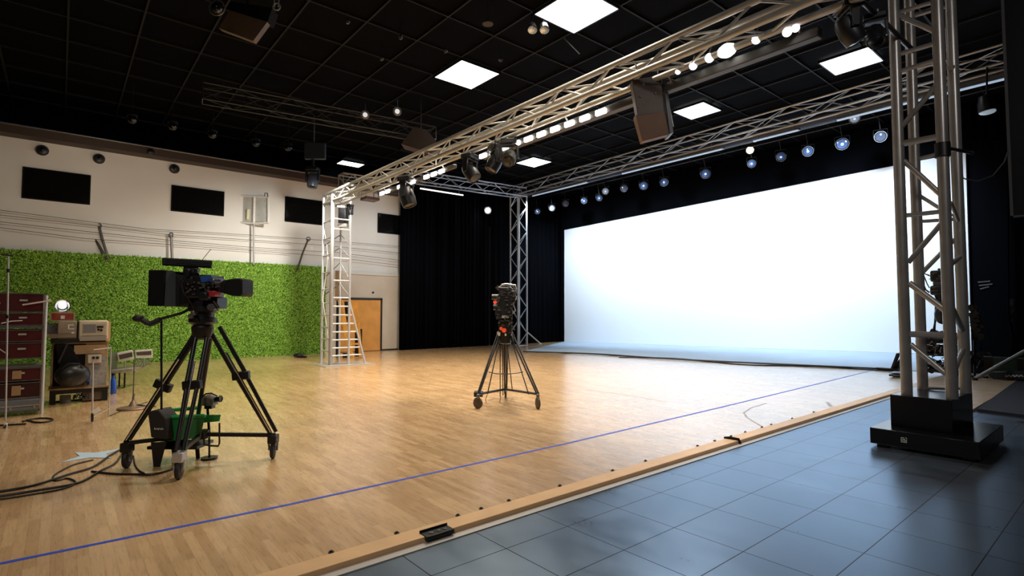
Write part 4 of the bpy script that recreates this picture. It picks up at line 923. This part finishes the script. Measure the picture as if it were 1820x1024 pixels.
# equipment bench
eb = Rig('equipment_bench', 'low wooden bench with dark frame holding the equipment pile', 'bench', onz(140, 716), ax='Y')
E_ = eb.L
def topz(y): return E_(140, y).z
tz = E_(140, 688).z
xa, xb = E_(85, 700).x, E_(193, 700).x
eb.part(MB().span((xa, -.02, tz - .03), (xb, .55, tz)), 'bench_top', mat('worn_wood', (.36, .24, .13), .5, var=.3, vscale=6))
eb.part(MB().span((xa + .04, .0, tz - .1), (xb - .02, .05, tz - .03)), 'apron', blk)
for x in (xa + .06, xb - .05):
    for y in (.02, .5): eb.part(MB().span((x - .04, y, 0), (x + .04, y + .06, tz - .03)), 'leg', blk)
eb.part(MB().span((xa + .15, .2, .0), (xb - .5, .45, .1)), 'lower_crate', mat('pale_crate', (.4, .36, .32), .6))
eb.part(MB().span((xb - .35, .05, .02), (xb - .03, .4, tz - .06)).span((xa + .1, .3, .0), (xb, .33, .02)), 'wire_basket', mat('brown_metal', (.15, .11, .07), .5, .4))
det = MB()
for k in range(30): 
    x = random.uniform(E_(130, 700).x, E_(156, 700).x); det.cyl((x, -.01 + random.uniform(0, .1), random.uniform(.05, tz - .1)), (x + random.uniform(-.05, .05), .02, random.uniform(.05, tz - .1)), .007, n=5)
eb.part(det, 'tangled_wires', blk, stuff=True)

def unit(name, label, cat, x0, y0, x1, y1, o0, o1, m, bevel=.01, ref=eb):
    """a box shaped device, front face spanned by x0,y0..x1,y1 at bench depth + o0"""
    a_ = ony((x0 + x1) / 2, y1, ref.d + o0); r = Rig(name, label, cat, a_, ax='Y')
    mb = MB(); r.box(mb, x0, y0, x1, y1, 0, o1 - o0); r.body = mb.build('case_body', m, r.o, bevel=bevel); return r
beige = mat('beige_case', (.30, .25, .19), .5, var=.12)
cream = mat('cream_case', (.62, .54, .40), .45, var=.08)
rk = unit('wooden_equipment_crate', 'tan open fronted wooden crate draped with black cloth', 'crate', 92, 608, 190, 688, .05, .5, mat('tan_crate', (.36, .24, .13), .6, var=.15))
rk.part(rk.box(MB(), 96, 613, 150, 684, -.01, .02), 'opening_shade', blk2)  # black panel painted as the shade inside the open front
rk.part(rk.box(MB(), 158, 634, 188, 686, -.012, .02), 'grey_panel', mat('grey_panel', (.28, .27, .26), .5, var=.3, vscale=15))
rk.part(rk.box(MB(), 132, 614, 186, 628, -.014, .02), 'wood_panel', mat('light_wood', (.46, .31, .17), .5, var=.15))
dk = unit('rack_amplifier', 'thin dark amplifier unit between the crate and the old monitor', 'amplifier', 90, 603, 188, 608, -.02, .45, dgrey, .004)
dk.part(MB().cyl(dk.L(184, 605, -.02), dk.L(184, 605, .02), .018), 'dial', chrome)
bx = unit('beige_recorder', 'beige boxy recorder left of the old monitor on the equipment pile', 'recorder', 103, 571, 136, 602.5, .0, .42, beige)
bx.part(bx.box(MB(), 84, 575, 103, 594, .02, .3), 'chrome_module', mat('speckled_chrome', (.4, .4, .42), .2, .9, var=.6, vscale=40)); bx.part(bx.box(MB(), 86, 594, 134, 600, -.02, .3), 'front_lip', mat('brown_lip', (.22, .17, .12), .5))
bx.part(bx.box(MB(), 121, 577, 123, 585, -.01, .01).span(bx.L(123, 577, -.01), bx.L(131, 578.5, .01)).span(bx.L(122, 584, -.01), bx.L(132, 585.5, .01)).span(bx.L(127, 590, -.01), bx.L(132, 594, .01)), 'keypad', whitep)
bx.part(bx.box(MB(), 133.5, 572, 140, 602, .02, .4), 'side_vent', blk)
cr_ = unit('old_monitor', 'cream cased old monitor with grey screen on the equipment pile', 'monitor', 141, 570, 192, 602.5, -.06, .4, cream, .02)
cr_.part(cr_.box(MB(), 147, 575.5, 188, 596, -.012, .02), 'bezel', mat('cream_bezel', (.45, .40, .30), .5)); cr_.part(cr_.box(MB(), 148.5, 577, 170, 591, -.02, .02), 'screen_glass', mat('grey_crt', (.2, .2, .21), .2))
cr_.part(MB().cyl(cr_.L(175, 586, -.03), cr_.L(175, 586, .02), .018).cyl(cr_.L(180, 587, -.03), cr_.L(180, 587, .02), .02).box(cr_.L(178, 581, -.015), (.09, .02, .03)), 'knob', dgrey)
cr_.part(cr_.box(MB(), 142, 598, 189, 605, -.03, .1), 'bottom_lip', mat('lip_grey', (.3, .27, .23), .5)); cr_.part(cr_.box(MB(), 190, 572, 196, 606, .02, .35), 'side_shell', mat('orange_shell', (.62, .42, .2), .5))  # bottom lip in a plain brownish grey
rc = unit('red_toolbox', 'small red box with a white label on top of the pile', 'box', 90, 556, 132, 570, .05, .32, mat('red_leather', (.28, .045, .03), .5, var=.3, vscale=20), .006)
rc.part(rc.box(MB(), 108, 561, 115, 567, -.01, .01), 'label_plate', whitep); f_ = MB()
for (a1, b1, a2, b2_) in ((90, 555, 132, 557), (90, 569, 132, 571), (89, 556, 91, 570), (131, 556, 133, 570)): f_.span(rc.L(a1, b1, -.006), rc.L(a2, b2_, .01))
rc.part(f_, 'edge_frame', mat('tan_edge', (.38, .3, .2), .5))
lm = Rig('reflector_lamp', 'chrome round reflector lamp standing on the small red box', 'lamp', ony(111, 556, eb.d + .15), ax='Y')
lm.part(MB().lathe(lm.L(111, 545, .1), (0, -1, .1), [(0, .03), (.03, .08), (.1, .105), (.11, .11), (.105, .095), (.05, .07)], 24), 'reflector', chrome)
lm.part(MB().ball(lm.L(111, 543, .03), .06), 'bulb', mat('white_bulb', (.9, .9, .9), .2, emit=(1, 1, 1), estr=.8)); lm.part(MB().path([lm.L(102, 548), lm.L(106, 554), lm.L(118, 554), lm.L(121, 546)], .007).cyl(lm.L(118, 537), lm.L(124, 535), .008), 'yoke', mgrey)
# black cloth + wok like dish
cl_ = Rig('black_cloth', 'black cloth draped over the front of the tan crate', 'cloth', ony(122, 657, eb.d - .02), ax='Y')
cl_.part(MB().prism([cl_.L(97, 614), cl_.L(118, 612), cl_.L(128, 618), (cl_.L(147, 650)), cl_.L(142, 658), cl_.L(104, 658)], (0, .06, 0)), 'cloth', blk2, bevel=.02)
cl_.part(MB().prism([cl_.L(118, 612, -.02), cl_.L(121, 613, -.02), cl_.L(106, 645, -.03), cl_.L(102, 645, -.03)], (0, .03, 0)), 'cloth_fold', mat('fold_grey', (.02, .02, .022), .7))
wk = Rig('round_black_bag', 'rounded glossy black bag slumped on the low bench', 'bag', ony(128, 687, eb.d - .08), ax='Y')
wk.part(MB().ball(wk.L(129, 667), .2, 24, sc=(1.18, .8, 1.0)), 'bag_body', mat('black_leather', (.012, .013, .012), .35)); wk.part(MB().path([wk.L(110, 656, -.12), wk.L(122, 646, -.1), wk.L(140, 646, -.1), wk.L(148, 656, -.1)], .008), 'seam', blk)
gg = unit('gauge_box', 'small pale box with two round dials on the equipment pile', 'gauge box', 156, 631, 180, 645, -.04, .04, mat('pale_gauge', (.55, .5, .42), .4), .01)
gg.part(MB().cyl(gg.L(166, 636, -.03), gg.L(166, 636, .0), .022).cyl(gg.L(173, 636, -.03), gg.L(173, 636, 0), .024), 'dial', dgrey)
bb = Rig('blue_bottle', 'blue plastic bottle hanging at the bench end', 'bottle', onz(200, 700), ax='Y')
bb.part(MB().lathe((0, 0, 0), (0, 0, 1), [(0, .05), (.02, .06), (bb.m(22), .055), (bb.m(26), .025), (bb.m(32), .022)]), 'bottle_body', mat('cobalt_plastic', (.02, .09, .5), .3)); bb.part(MB().cyl((0, 0, bb.m(32)), (0, 0, bb.m(36)), .028), 'cap', blk)
bb2 = unit('blue_box', 'tiny blue packet on the bench beside the round black bag', 'packet', 152, 671, 160, 679, -.08, -.02, MATS['cobalt_plastic'], .004)
bb2.part(bb2.box(MB(), 153, 679, 159, 684, .0, .04), 'packet_foot', blk)
# silver frame in front
sf = Rig('silver_frame_stand', 'thin silver two post frame stand in front of the bench', 'stand', onz(164, 752), ax='Y')
F_ = sf.L
sf.part(MB().cyl(F_(165, 644), (F_(164, 752).x, 0, .0), .011), 'post', silver)
pz = onz(193, 742) - sf.b; q2 = Vector((pz.x, pz.y, 0))
sf.part(MB().cyl(Vector((q2.x, q2.y, 1.02)), q2, .008), 'post', silver); sf.part(MB().cyl((F_(165, 644).x, 0, 1.0), (q2.x, q2.y, 1.0), .007).cyl((F_(164, 742).x, 0, .07), q2 + Vector((0, 0, .12)), .005), 'crossbar', silver)
sf.part(MB().cyl(F_(164, 735), (F_(164, 752).x, 0, 0.02), .016), 'black_sleeve', blk); sf.part(MB().box(F_(171, 730, -.02), (.09, .02, .05), Matrix.Rotation(-.5, 3, 'Y')), 'white_tag', whitep)
# tray table with two white units
tt = Rig('tray_table', 'oval metal tray on a bent black bracket beside the bench', 'table', onz(215, 690), ax='Y')
T_ = tt.L
tt.part(MB().hexa([T_(197, 659, -.1), T_(236, 654, -.1), T_(258, 650, .5), T_(205, 652, .5), T_(197, 665, -.1), T_(236, 660, -.1), T_(258, 654, .5), T_(205, 657, .5)]), 'tray', mat('grey_tray', (.35, .33, .3), .35, .4, var=.2, vscale=20), bevel=.01)
tt.part(MB().path([T_(222, 663), T_(221, 688), T_(214, 691), T_(205, 691)], .016), 'bracket_leg', blk); tt.part(MB().cyl(T_(204, 664), (T_(204, 690).x, 0, 0), .012), 'leg', dgrey); tt.part(MB().cyl((T_(214, 690).x, .3, 0), (T_(214, 690).x, .3, T_(214, 655).z), .015), 'leg', dgrey)
tt.part(MB().span(T_(195, 626, .1), T_(208, 658, .1) + Vector((0, .02, 0))), 'glass_shield', mat('green_glass', (.22, .30, .2), .1))
for i, (pts, lab, in_) in enumerate([([(208, 628), (236, 622), (238, 639), (210, 643)], 'small white console with dark display, left one on tray table', [(211, 631), (235, 626), (236, 634), (213, 639)]), ([(240, 623), (271, 621), (272, 636), (241, 637)], 'small white console with dark display, right one on the tray table', [(242, 626), (269, 624), (269, 631), (243, 632)])]):
    cz = ony((pts[0][0] + pts[1][0]) / 2, 656 if i == 0 else 650, tt.d + .2 * (i + 0.3))
    r = Rig('display_console', lab, 'console', cz, 'white consoles on the tray table', ax='Y')
    r.part(MB().prism([r.L(*p_) for p_ in pts], (0, .12, 0)), 'case_body', whitep, bevel=.006); r.part(MB().prism([r.L(*p_, -.008) for p_ in in_], (0, .01, 0)), 'display', mat('dark_display', (.08, .07, .06), .3))
    xm = (pts[0][0] + pts[1][0]) / 2; r.part(MB().cyl(r.L(xm, 638, .06), Vector((r.L(xm, 640, .06).x, .06, 0)), .012), 'support_post', silver)
    if i == 1:
        dd = MB()
        for k in range(9): dd.path([r.L(242 + 3 * k, 638, .03), r.L(243 + 3 * k, 646 + (k % 3) * 2, -.02), r.L(241 + 3 * k, 652 - abs(k - 4), .02)], .007, 5)
        r.part(dd, 'loose_wiring', mgrey, stuff=True)
rs = Rig('round_base_stand', 'thin pole stand on a round base before the tray table', 'stand', onz(236, 727), ax='Y')
rs.part(MB().cyl(rs.L(239, 640), Vector((0, 0, .06)), .009), 'pole', mgrey)
rs.part(MB().lathe((0, 0, 0), (0, 0, 1), [(0, .2), (.015, .21), (.03, .2), (.05, .06), (.11, .03), (.14, .012)], 28), 'round_base', mat('bronze_base', (.22, .15, .10), .4, .4)); rs.part(MB().cyl(rs.L(238, 700), Vector((0, 0, .14)), .016), 'sleeve', mgrey)
rs.part(MB().path([Vector((.04, 0, .06)), Vector((.12, -.05, .05)), Vector((.2, -.03, .02)), Vector((.3, -.02, .012))], .009), 'cord', blk)

# ================================================================== RIGHT SIDE EQUIPMENT (behind the big tower)
rc2 = Rig('equipment_cart', 'dark cluttered equipment cart seen through the massive tower', 'cart', onz(1672, 668), ax='X')
Q = rc2.L
rc2.part(rc2.box(MB(), 1642, 606, 1706, 612, -.3, .4), 'upper_shelf', dgrey); rc2.part(rc2.box(MB(), 1642, 628, 1706, 635, -.3, .4), 'middle_shelf', dgrey); rc2.part(rc2.box(MB(), 1642, 655, 1706, 664, -.3, .4), 'lower_shelf', blk)
for x in (1644, 1704):
    for o_ in (-.28, .38): rc2.part(MB().cyl(Q(x, 606, o_), Vector((Q(x, 606, o_).x, o_, .08)), .03), 'post', dgrey); 
for x in (1646, 1700): rc2.part(MB().lathe(Vector((Q(x, 660).x, -.28, .1)), (0, 1, 0), [(0, .09), (.05, .09)]), 'wheel', rubber)
dd = MB()
for k in range(70):
    x = random.uniform(1644, 1704); y = random.choice((600, 622, 650)) + random.uniform(-6, 4)
    dd.box(Q(x, y, random.uniform(-.25, .2)), (random.uniform(.05, .25), .15, random.uniform(.05, .22)), Matrix.Rotation(random.uniform(-.5, .5), 3, 'Y'))
rc2.part(dd, 'stacked_gear', blk, stuff=True)
dd = MB()
for k in range(40):
    x = random.uniform(1642, 1704); y = random.uniform(596, 655); dd.path([Q(x, y, -.3), Q(x + random.uniform(-8, 8), y + random.uniform(-3, 5), -.32), Q(x + random.uniform(-14, 14), y + random.uniform(-8, 8), -.3)], .012, 5)
rc2.part(dd, 'loose_cables', mgrey, stuff=True)
rc2.part(MB().cyl(Q(1660, 606), Q(1664, 530), .02).cyl(Q(1655, 606), Q(1668, 545), .02), 'mast', blk)
vc = Rig('broadcast_camera', 'black broadcast camera with round lenses behind the massive tower', 'camera', onx(1664, 545, rc2.d), ax='X')
vc.part(vc.box(MB(), 1652, 481, 1682, 500, -.2, .3), 'upper_body', blk, bevel=.04); vc.part(vc.box(MB(), 1652, 508, 1684, 524, -.2, .3), 'lower_body', blk, bevel=.04); vc.part(vc.box(MB(), 1658, 499, 1680, 509, -.1, .2), 'mount', mgrey)
vc.part(MB().hexa([vc.L(1660, 524), vc.L(1684, 524), vc.L(1684, 524, .3), vc.L(1660, 524, .3), vc.L(1668, 548), vc.L(1680, 546), vc.L(1680, 546, .2), vc.L(1668, 548, .2)]), 'pan_head', dgrey)
vc.part(MB().path([vc.L(1652, 490), vc.L(1642, 486), vc.L(1638, 498), vc.L(1645, 515), vc.L(1652, 520)], .02).path([vc.L(1640, 485), vc.L(1648, 505), vc.L(1652, 512)], .012), 'cable_loop', blk); vc.part(MB().ball(vc.L(1669, 479), .03), 'tally_button', blk)
dd = MB()
for k in range(14): dd.box(vc.L(random.uniform(1654, 1680), random.choice((486, 492, 514)) + random.uniform(-2, 4), -.21), (random.uniform(.02, .12), .02, .02))
vc.part(dd, 'labels_and_buttons', mgrey, stuff=True)
bg = Rig('cable_bag', 'dark pouch hanging under the broadcast camera', 'bag', onx(1674, 568, rc2.d - .1), ax='X')
bg.part(MB().ball(bg.L(1674, 560), .17, sc=(.9, .6, 1.3)), 'pouch', dgrey); bg.part(MB().cyl(bg.L(1672, 552), bg.L(1670, 545), .02), 'strap', blk)
# sloping tool clutter on stand right of tower
ls = Rig('light_stand', 'black stand with clipped gear right beside the screen edge', 'stand', onz(1732, 670), ax='X')
ls.part(MB().cyl(ls.L(1731, 580), Vector((ls.L(1732, 660).x, 0, .02)), .02), 'pole', blk); ls.part(MB().cyl((-.2, .1, .02), (.25, -.1, .02), .02).cyl((0, -.2, .02), (.1, .25, .02), .02), 'feet', blk)
dd = MB()
for k in range(60):
    y = random.uniform(545, 600); x0 = 1722 + (y - 545) * .22; dd.box(ls.L(random.uniform(x0, x0 + 13), y, random.uniform(-.1, .1)), (random.uniform(.04, .14), .06, random.uniform(.03, .12)), Matrix.Rotation(random.uniform(-1, 1), 3, 'Y'))
for k in range(20): x = random.uniform(1722, 1738); dd.path([ls.L(x, 556), ls.L(x + 3, 580), ls.L(x + random.uniform(-4, 8), 604)], .012, 5)
ls.part(dd, 'clipped_gear', dgrey, stuff=True); ls.part(MB().path([ls.L(1726, 648), ls.L(1728, 632), ls.L(1745, 640), ls.L(1738, 656)], .03), 'coiled_cable', blk)
# equipment heap at base of screen edge
hp = Rig('gear_heap', 'low dark heap of gear between tower and side drape', 'gear', onz(1722, 662), ax='X')
dd = MB()
for k in range(60):
    dd.box(hp.L(random.uniform(1710, 1752), random.uniform(630, 660), random.uniform(-.2, .3)), (random.uniform(.08, .3), .15, random.uniform(.06, .2)), Matrix.Rotation(random.uniform(-.7, .7), 3, 'Y'))
hp.part(dd, 'heaped_boxes', blk, stuff=True)
# folded black frame left of tower
bf = Rig('folding_frame', 'black angled frame with blue cloth left of the massive tower', 'frame', onz(1590, 660), ax='X')
bf.part(MB().path([bf.L(1586, 657), bf.L(1596, 630), bf.L(1608, 629)], .05, 6).path([bf.L(1590, 655, .1), bf.L(1600, 640, .1), bf.L(1606, 636, .1)], .035, 6), 'frame_bar', blk); bf.part(MB().prism([bf.L(1592, 656, .12), bf.L(1600, 636, .12), bf.L(1607, 636, .12), bf.L(1607, 655, .12)], (0, .03, 0)), 'blue_cloth', mat('blue_cloth', (.1, .25, .42), .7))
bf.part(MB().box(bf.L(1578, 657), (.5, .2, .08)), 'base', blk)
cbx = Rig('black_case', 'flat black case with grey lid on the floor left of tower', 'case', onz(1596, 671), ax='X')
cbx.part(cbx.box(MB(), 1579, 665, 1608, 671, -.1, .35), 'case_body', blk, bevel=.02); cbx.part(cbx.box(MB(), 1579, 662, 1607, 665, -.1, .35), 'lid', mgrey, bevel=.01)
# right stand with lamp
rs2 = Rig('lamp_stand', 'thin lamp stand with small white lamp heads in the dark right corner', 'stand', onz(1793, 655), ax='X')
U_ = rs2.L
rs2.part(MB().cyl(U_(1793, 545), Vector((0, 0, 0.02)), .03), 'pole', dgrey); rs2.part(MB().cyl(U_(1792, 532), U_(1792, 544), .12), 'lamp_can', mat('dim_grey_can', (.25, .28, .28), .4)); rs2.part(MB().lathe(U_(1793, 552), (-.2, -.8, .3), [(0, .1), (.1, .16), (.12, .1)]), 'lamp_head', mgrey)
rs2.part(rs2.box(MB(), 1783, 568, 1797, 572, -.1, .1), 'bracket', mat('cool_white', (.5, .6, .65), .4)); rs2.part(rs2.box(MB(), 1787, 573, 1794, 582, -.1, .1), 'blue_box', mat('dull_blue', (.06, .1, .2), .5)); rs2.part(MB().path([U_(1793, 590), U_(1782, 605), U_(1781, 630)], .02).cyl(U_(1780, 612), U_(1793, 612), .02), 'side_cable', dgrey)
rs2.part(MB().cyl((-.4, 0, .02), (.4, .1, .02), .02).cyl((0, -.4, .02), (.05, .4, .02), .02), 'feet', dgrey)
# low black cart with white letters on the right
fc = Rig('low_black_cart', 'low black cart with white lettering at the right edge', 'cart', onz(1792, 676), ax='X')
fc.part(MB().prism([fc.L(1757, 660), fc.L(1830, 660), fc.L(1830, 676), fc.L(1770, 677), fc.L(1757, 668)], (0, .8, 0)), 'deck', mat('cart_grey', (.02, .021, .023), .4), bevel=.02)
wr = MB()
for k in range(9):
    x = 1788 + k * 3.6; wr.cyl(fc.L(x, 667, -.01), fc.L(x, 669.5, -.01), .012, n=5); 
    if k % 2: wr.cyl(fc.L(x, 667, -.01), fc.L(x + 2.4, 667, -.01), .012, n=5)
    else: wr.cyl(fc.L(x, 669.5, -.01), fc.L(x + 2.4, 669.5, -.01), .012, n=5)
fc.part(wr, 'lettering', whitep, label='row of small white letters'); fc.part(MB().box(fc.L(1805, 650, .4), (.7, .4, .35)), 'cargo_box', mat('dark_green_box', (.01, .03, .015), .5)); fc.part(MB().box(fc.L(1775, 648, .4), (.5, .3, .35)), 'cargo_box', blk)
# silver pole
sl = Rig('silver_pole', 'long silver pole slanting up towards the right edge of view', 'pole', onz(1733, 676))
sl.part(MB().cyl((0, 0, .03), sl.L(1835, 617, .0), .045), 'pole', silver); sl.part(MB().cyl((0, 0, .0), (0, 0, .05), .05), 'foot', rubber)
# carpet
tag(MB().hexa([Vector(p_) for p_ in ((11.05, 1.84, -.045), (16.4, 2.03, -.045), (17.8, -2, -.045), (10.2, -2, -.045), (11.05, 1.84, .006), (16.4, 2.03, .006), (17.8, -2, .006), (10.2, -2, .006))]).build('carpet', mat('navy_carpet', (.008, .009, .016), .95, bump=.4, bscale=300)), 'near black carpet at the far right behind the steel tower', 'carpet')
struct('floor_right_back', MB().span((12.5, -6, -.3), (20.5, 3.3, -.05)), mat('dark_subfloor', (.03, .025, .02), .7))
# right hanging monitor
hm = thing('hanging_display', 'large dark display panel hanging in the black at right edge', 'display', (9.2, .55, 2.7 + .02))
MB().span((0, -1.4, .0), (.12, .57, 3.2)).build('panel', mat('dark_display_panel', (.007, .007, .009), .35), hm)
e_ = MB(); e_.span((-.01, .55, -.01), (.02, .58, 3.2)).span((-.01, -1.4, -.01), (.02, .58, .012)); e_.build('edge_trim', mat('edge_grey', (.10, .10, .11), .4, .4), hm)
MB().cyl((.06, -.2, 3.2), (.06, -.2, ZC - 2.72), .03).build('drop_pole', dgrey, hm)
b0 = Vector((8.36, 1.49, 3.2)); pts = []
P0 = onx(1700, 310, 8.5); 
for (x, y, X) in ((1698, 308, 8.45), (1715, 318, 8.6), (1738, 322, 8.8), (1765, 312, 9.0), (1785, 288, 9.15), (1796, 258, 9.22)): pts.append(onx(x, y, X) - P0)
o = MB().path(pts, .008, 6).build('swag_cable', mat('grey_cable', (.05, .05, .055), .5)); o.location = P0; tag(o, 'thin cable swagging from the massive tower to the dark display', 'cable')
# faint sign on drape
sg = MB(); 
for (x0, y0, x1, y1) in ((1738, 502, 1760, 500), (1740, 508, 1764, 505), (1742, 514, 1758, 510)): sg.cyl(onx(x0, y0, 19.185) - Vector((19.185, 2.5, 2.8)), onx(x1, y1, 19.185) - Vector((19.185, 2.5, 2.8)), .02, n=5)
o = sg.build('faint_marking', mat('faint_white', (.10, .10, .11), .6)); o.location = (19.185, 2.5, 2.8); tag(o, 'faint grey scribbled marking on the black side drape', 'marking')

# scuffs on the floor
sk = mat('scuff_grey', (.30, .24, .19), .4)
def scuff(pts, w, lab):
    P = [onz(x, y) for x, y in pts]; b = P[0].copy(); m_ = MB()
    for p_, q_ in zip(P, P[1:]):
        n = Vector((-(q_ - p_).y, (q_ - p_).x, 0)).normalized() * w
        v = [p_ - b - n, q_ - b - n, q_ - b + n, p_ - b + n]; m_.hexa(v + [u + Vector((0, 0, .0012)) for u in v])
    o = m_.build('floor_scuff', sk); o.location = b; tag(o, lab, 'scuff')
scuff([(1362, 717), (1335, 725), (1322, 734), (1327, 742), (1340, 750), (1352, 757)], .012, 'curved grey scuff mark on the pale reflecting stage floor')
scuff([(1470, 715), (1474, 719), (1477, 723)], .03, 'short smudge on the stage floor close to the pale edge')
scuff([(1028, 691), (1100, 700), (1182, 714)], .008, 'long thin dark seam scratch across the middle of the stage')

# ================================================================== LIGHTS
def area(name, loc, target, size, sizey, power, col, spread=PI):
    l = bpy.data.lights.new(name, 'AREA'); l.shape = 'RECTANGLE'; l.size = size; l.size_y = sizey; l.energy = power; l.color = col; l.spread = spread
    o = bpy.data.objects.new(name, l); COL.objects.link(o); o.location = loc
    d = Vector(target) - Vector(loc); o.rotation_euler = d.to_track_quat('-Z', 'Z').to_euler(); return o
def spot(name, loc, target, power, col, ang, blend=.8, r=.1):
    l = bpy.data.lights.new(name, 'SPOT'); l.energy = power; l.color = col; l.spot_size = math.radians(ang); l.spot_blend = blend; l.shadow_soft_size = r
    o = bpy.data.objects.new(name, l); COL.objects.link(o); o.location = loc
    d = Vector(target) - Vector(loc); o.rotation_euler = d.to_track_quat('-Z', 'Y').to_euler(); return o
# cyc lights hung under the back truss, aimed at the screen
for i, y in enumerate((4.4, 6.4, 8.8, 11.2, 13.6, 16.0, 18.6)):
    spot('cyc_light', (16.4, y, 6.72), (WX, y + (1.6 if i == 0 else 0), 3.0), 1050 if 0 < i < 6 else 1150, (.72, .86, 1.0), 105, 1, .12)
# unseen spots added under the ceiling to brighten the stage, mostly warm
for (x, y, tx, ty, pw, an) in ((9.5, 13.0, 9.0, 13.0, 2900, 120), (7.6, 9.4, 7.6, 9.4, 2800, 110), (3.9, 12.6, 4.2, 12.6, 1550, 110), (11.6, 7.4, 11.0, 7.6, 2000, 120), (5.2, 6.0, 5.4, 6.2, 1450, 110), (1.8, 8.2, 2.0, 8.2, 620, 110)):
    spot('added_stage_wash', (x, y, 7.45), (tx, ty, 0), pw, (1.0, .86, .66) if x < 11 else (.84, .92, 1.0), an, 1, .35)
spot('added_wall_wash', (5.8, 14.0, 5.2), (5.6, 20.1, 1.0), 1750, (1.0, .96, .88), 95, 1, .2)  # unseen spots added to brighten the grass and the white wall
spot('added_wall_wash', (1.2, 14.0, 5.2), (.8, 20.1, 2.4), 330, (1.0, .88, .72), 110, 1, .2)
spot('added_wall_wash', (9.6, 16.5, 5.0), (9.6, 20.1, 3.2), 240, (.95, .98, 1.0), 110, 1, .2)
spot('added_front_fill', (-2.5, .5, 7.2), (3.5, 7.5, 0), 800, (1.0, .9, .78), 90, 1, .4)  # spots added out of view behind the camera to lift viewer-facing sides
spot('added_front_fill', (1.5, -3.5, 7.2), (8.0, 2.0, 2.5), 520, (1.0, .95, .9), 70, 1, .4)
spot('added_truss_fill', (3.6, 7.0, 3.6), (6.1, 8.0, 4.9), 25, (1.0, .88, .72), 120, 1, .2)  # small unseen spot added to brighten the big truss from below

w = bpy.data.worlds.new('world'); S.world = w; w.use_nodes = True
w.node_tree.nodes['Background'].inputs[0].default_value = (.5, .5, .55, 1); w.node_tree.nodes['Background'].inputs[1].default_value = .008

S.view_settings.view_transform = 'Standard'; S.view_settings.look = 'None'; S.view_settings.exposure = 0; S.view_settings.gamma = 1
S.view_settings.use_curve_mapping = False
S.cycles.use_denoising = True
S.cycles.max_bounces = 6; S.cycles.diffuse_bounces = 3; S.cycles.glossy_bounces = 4; S.cycles.sample_clamp_indirect = 4
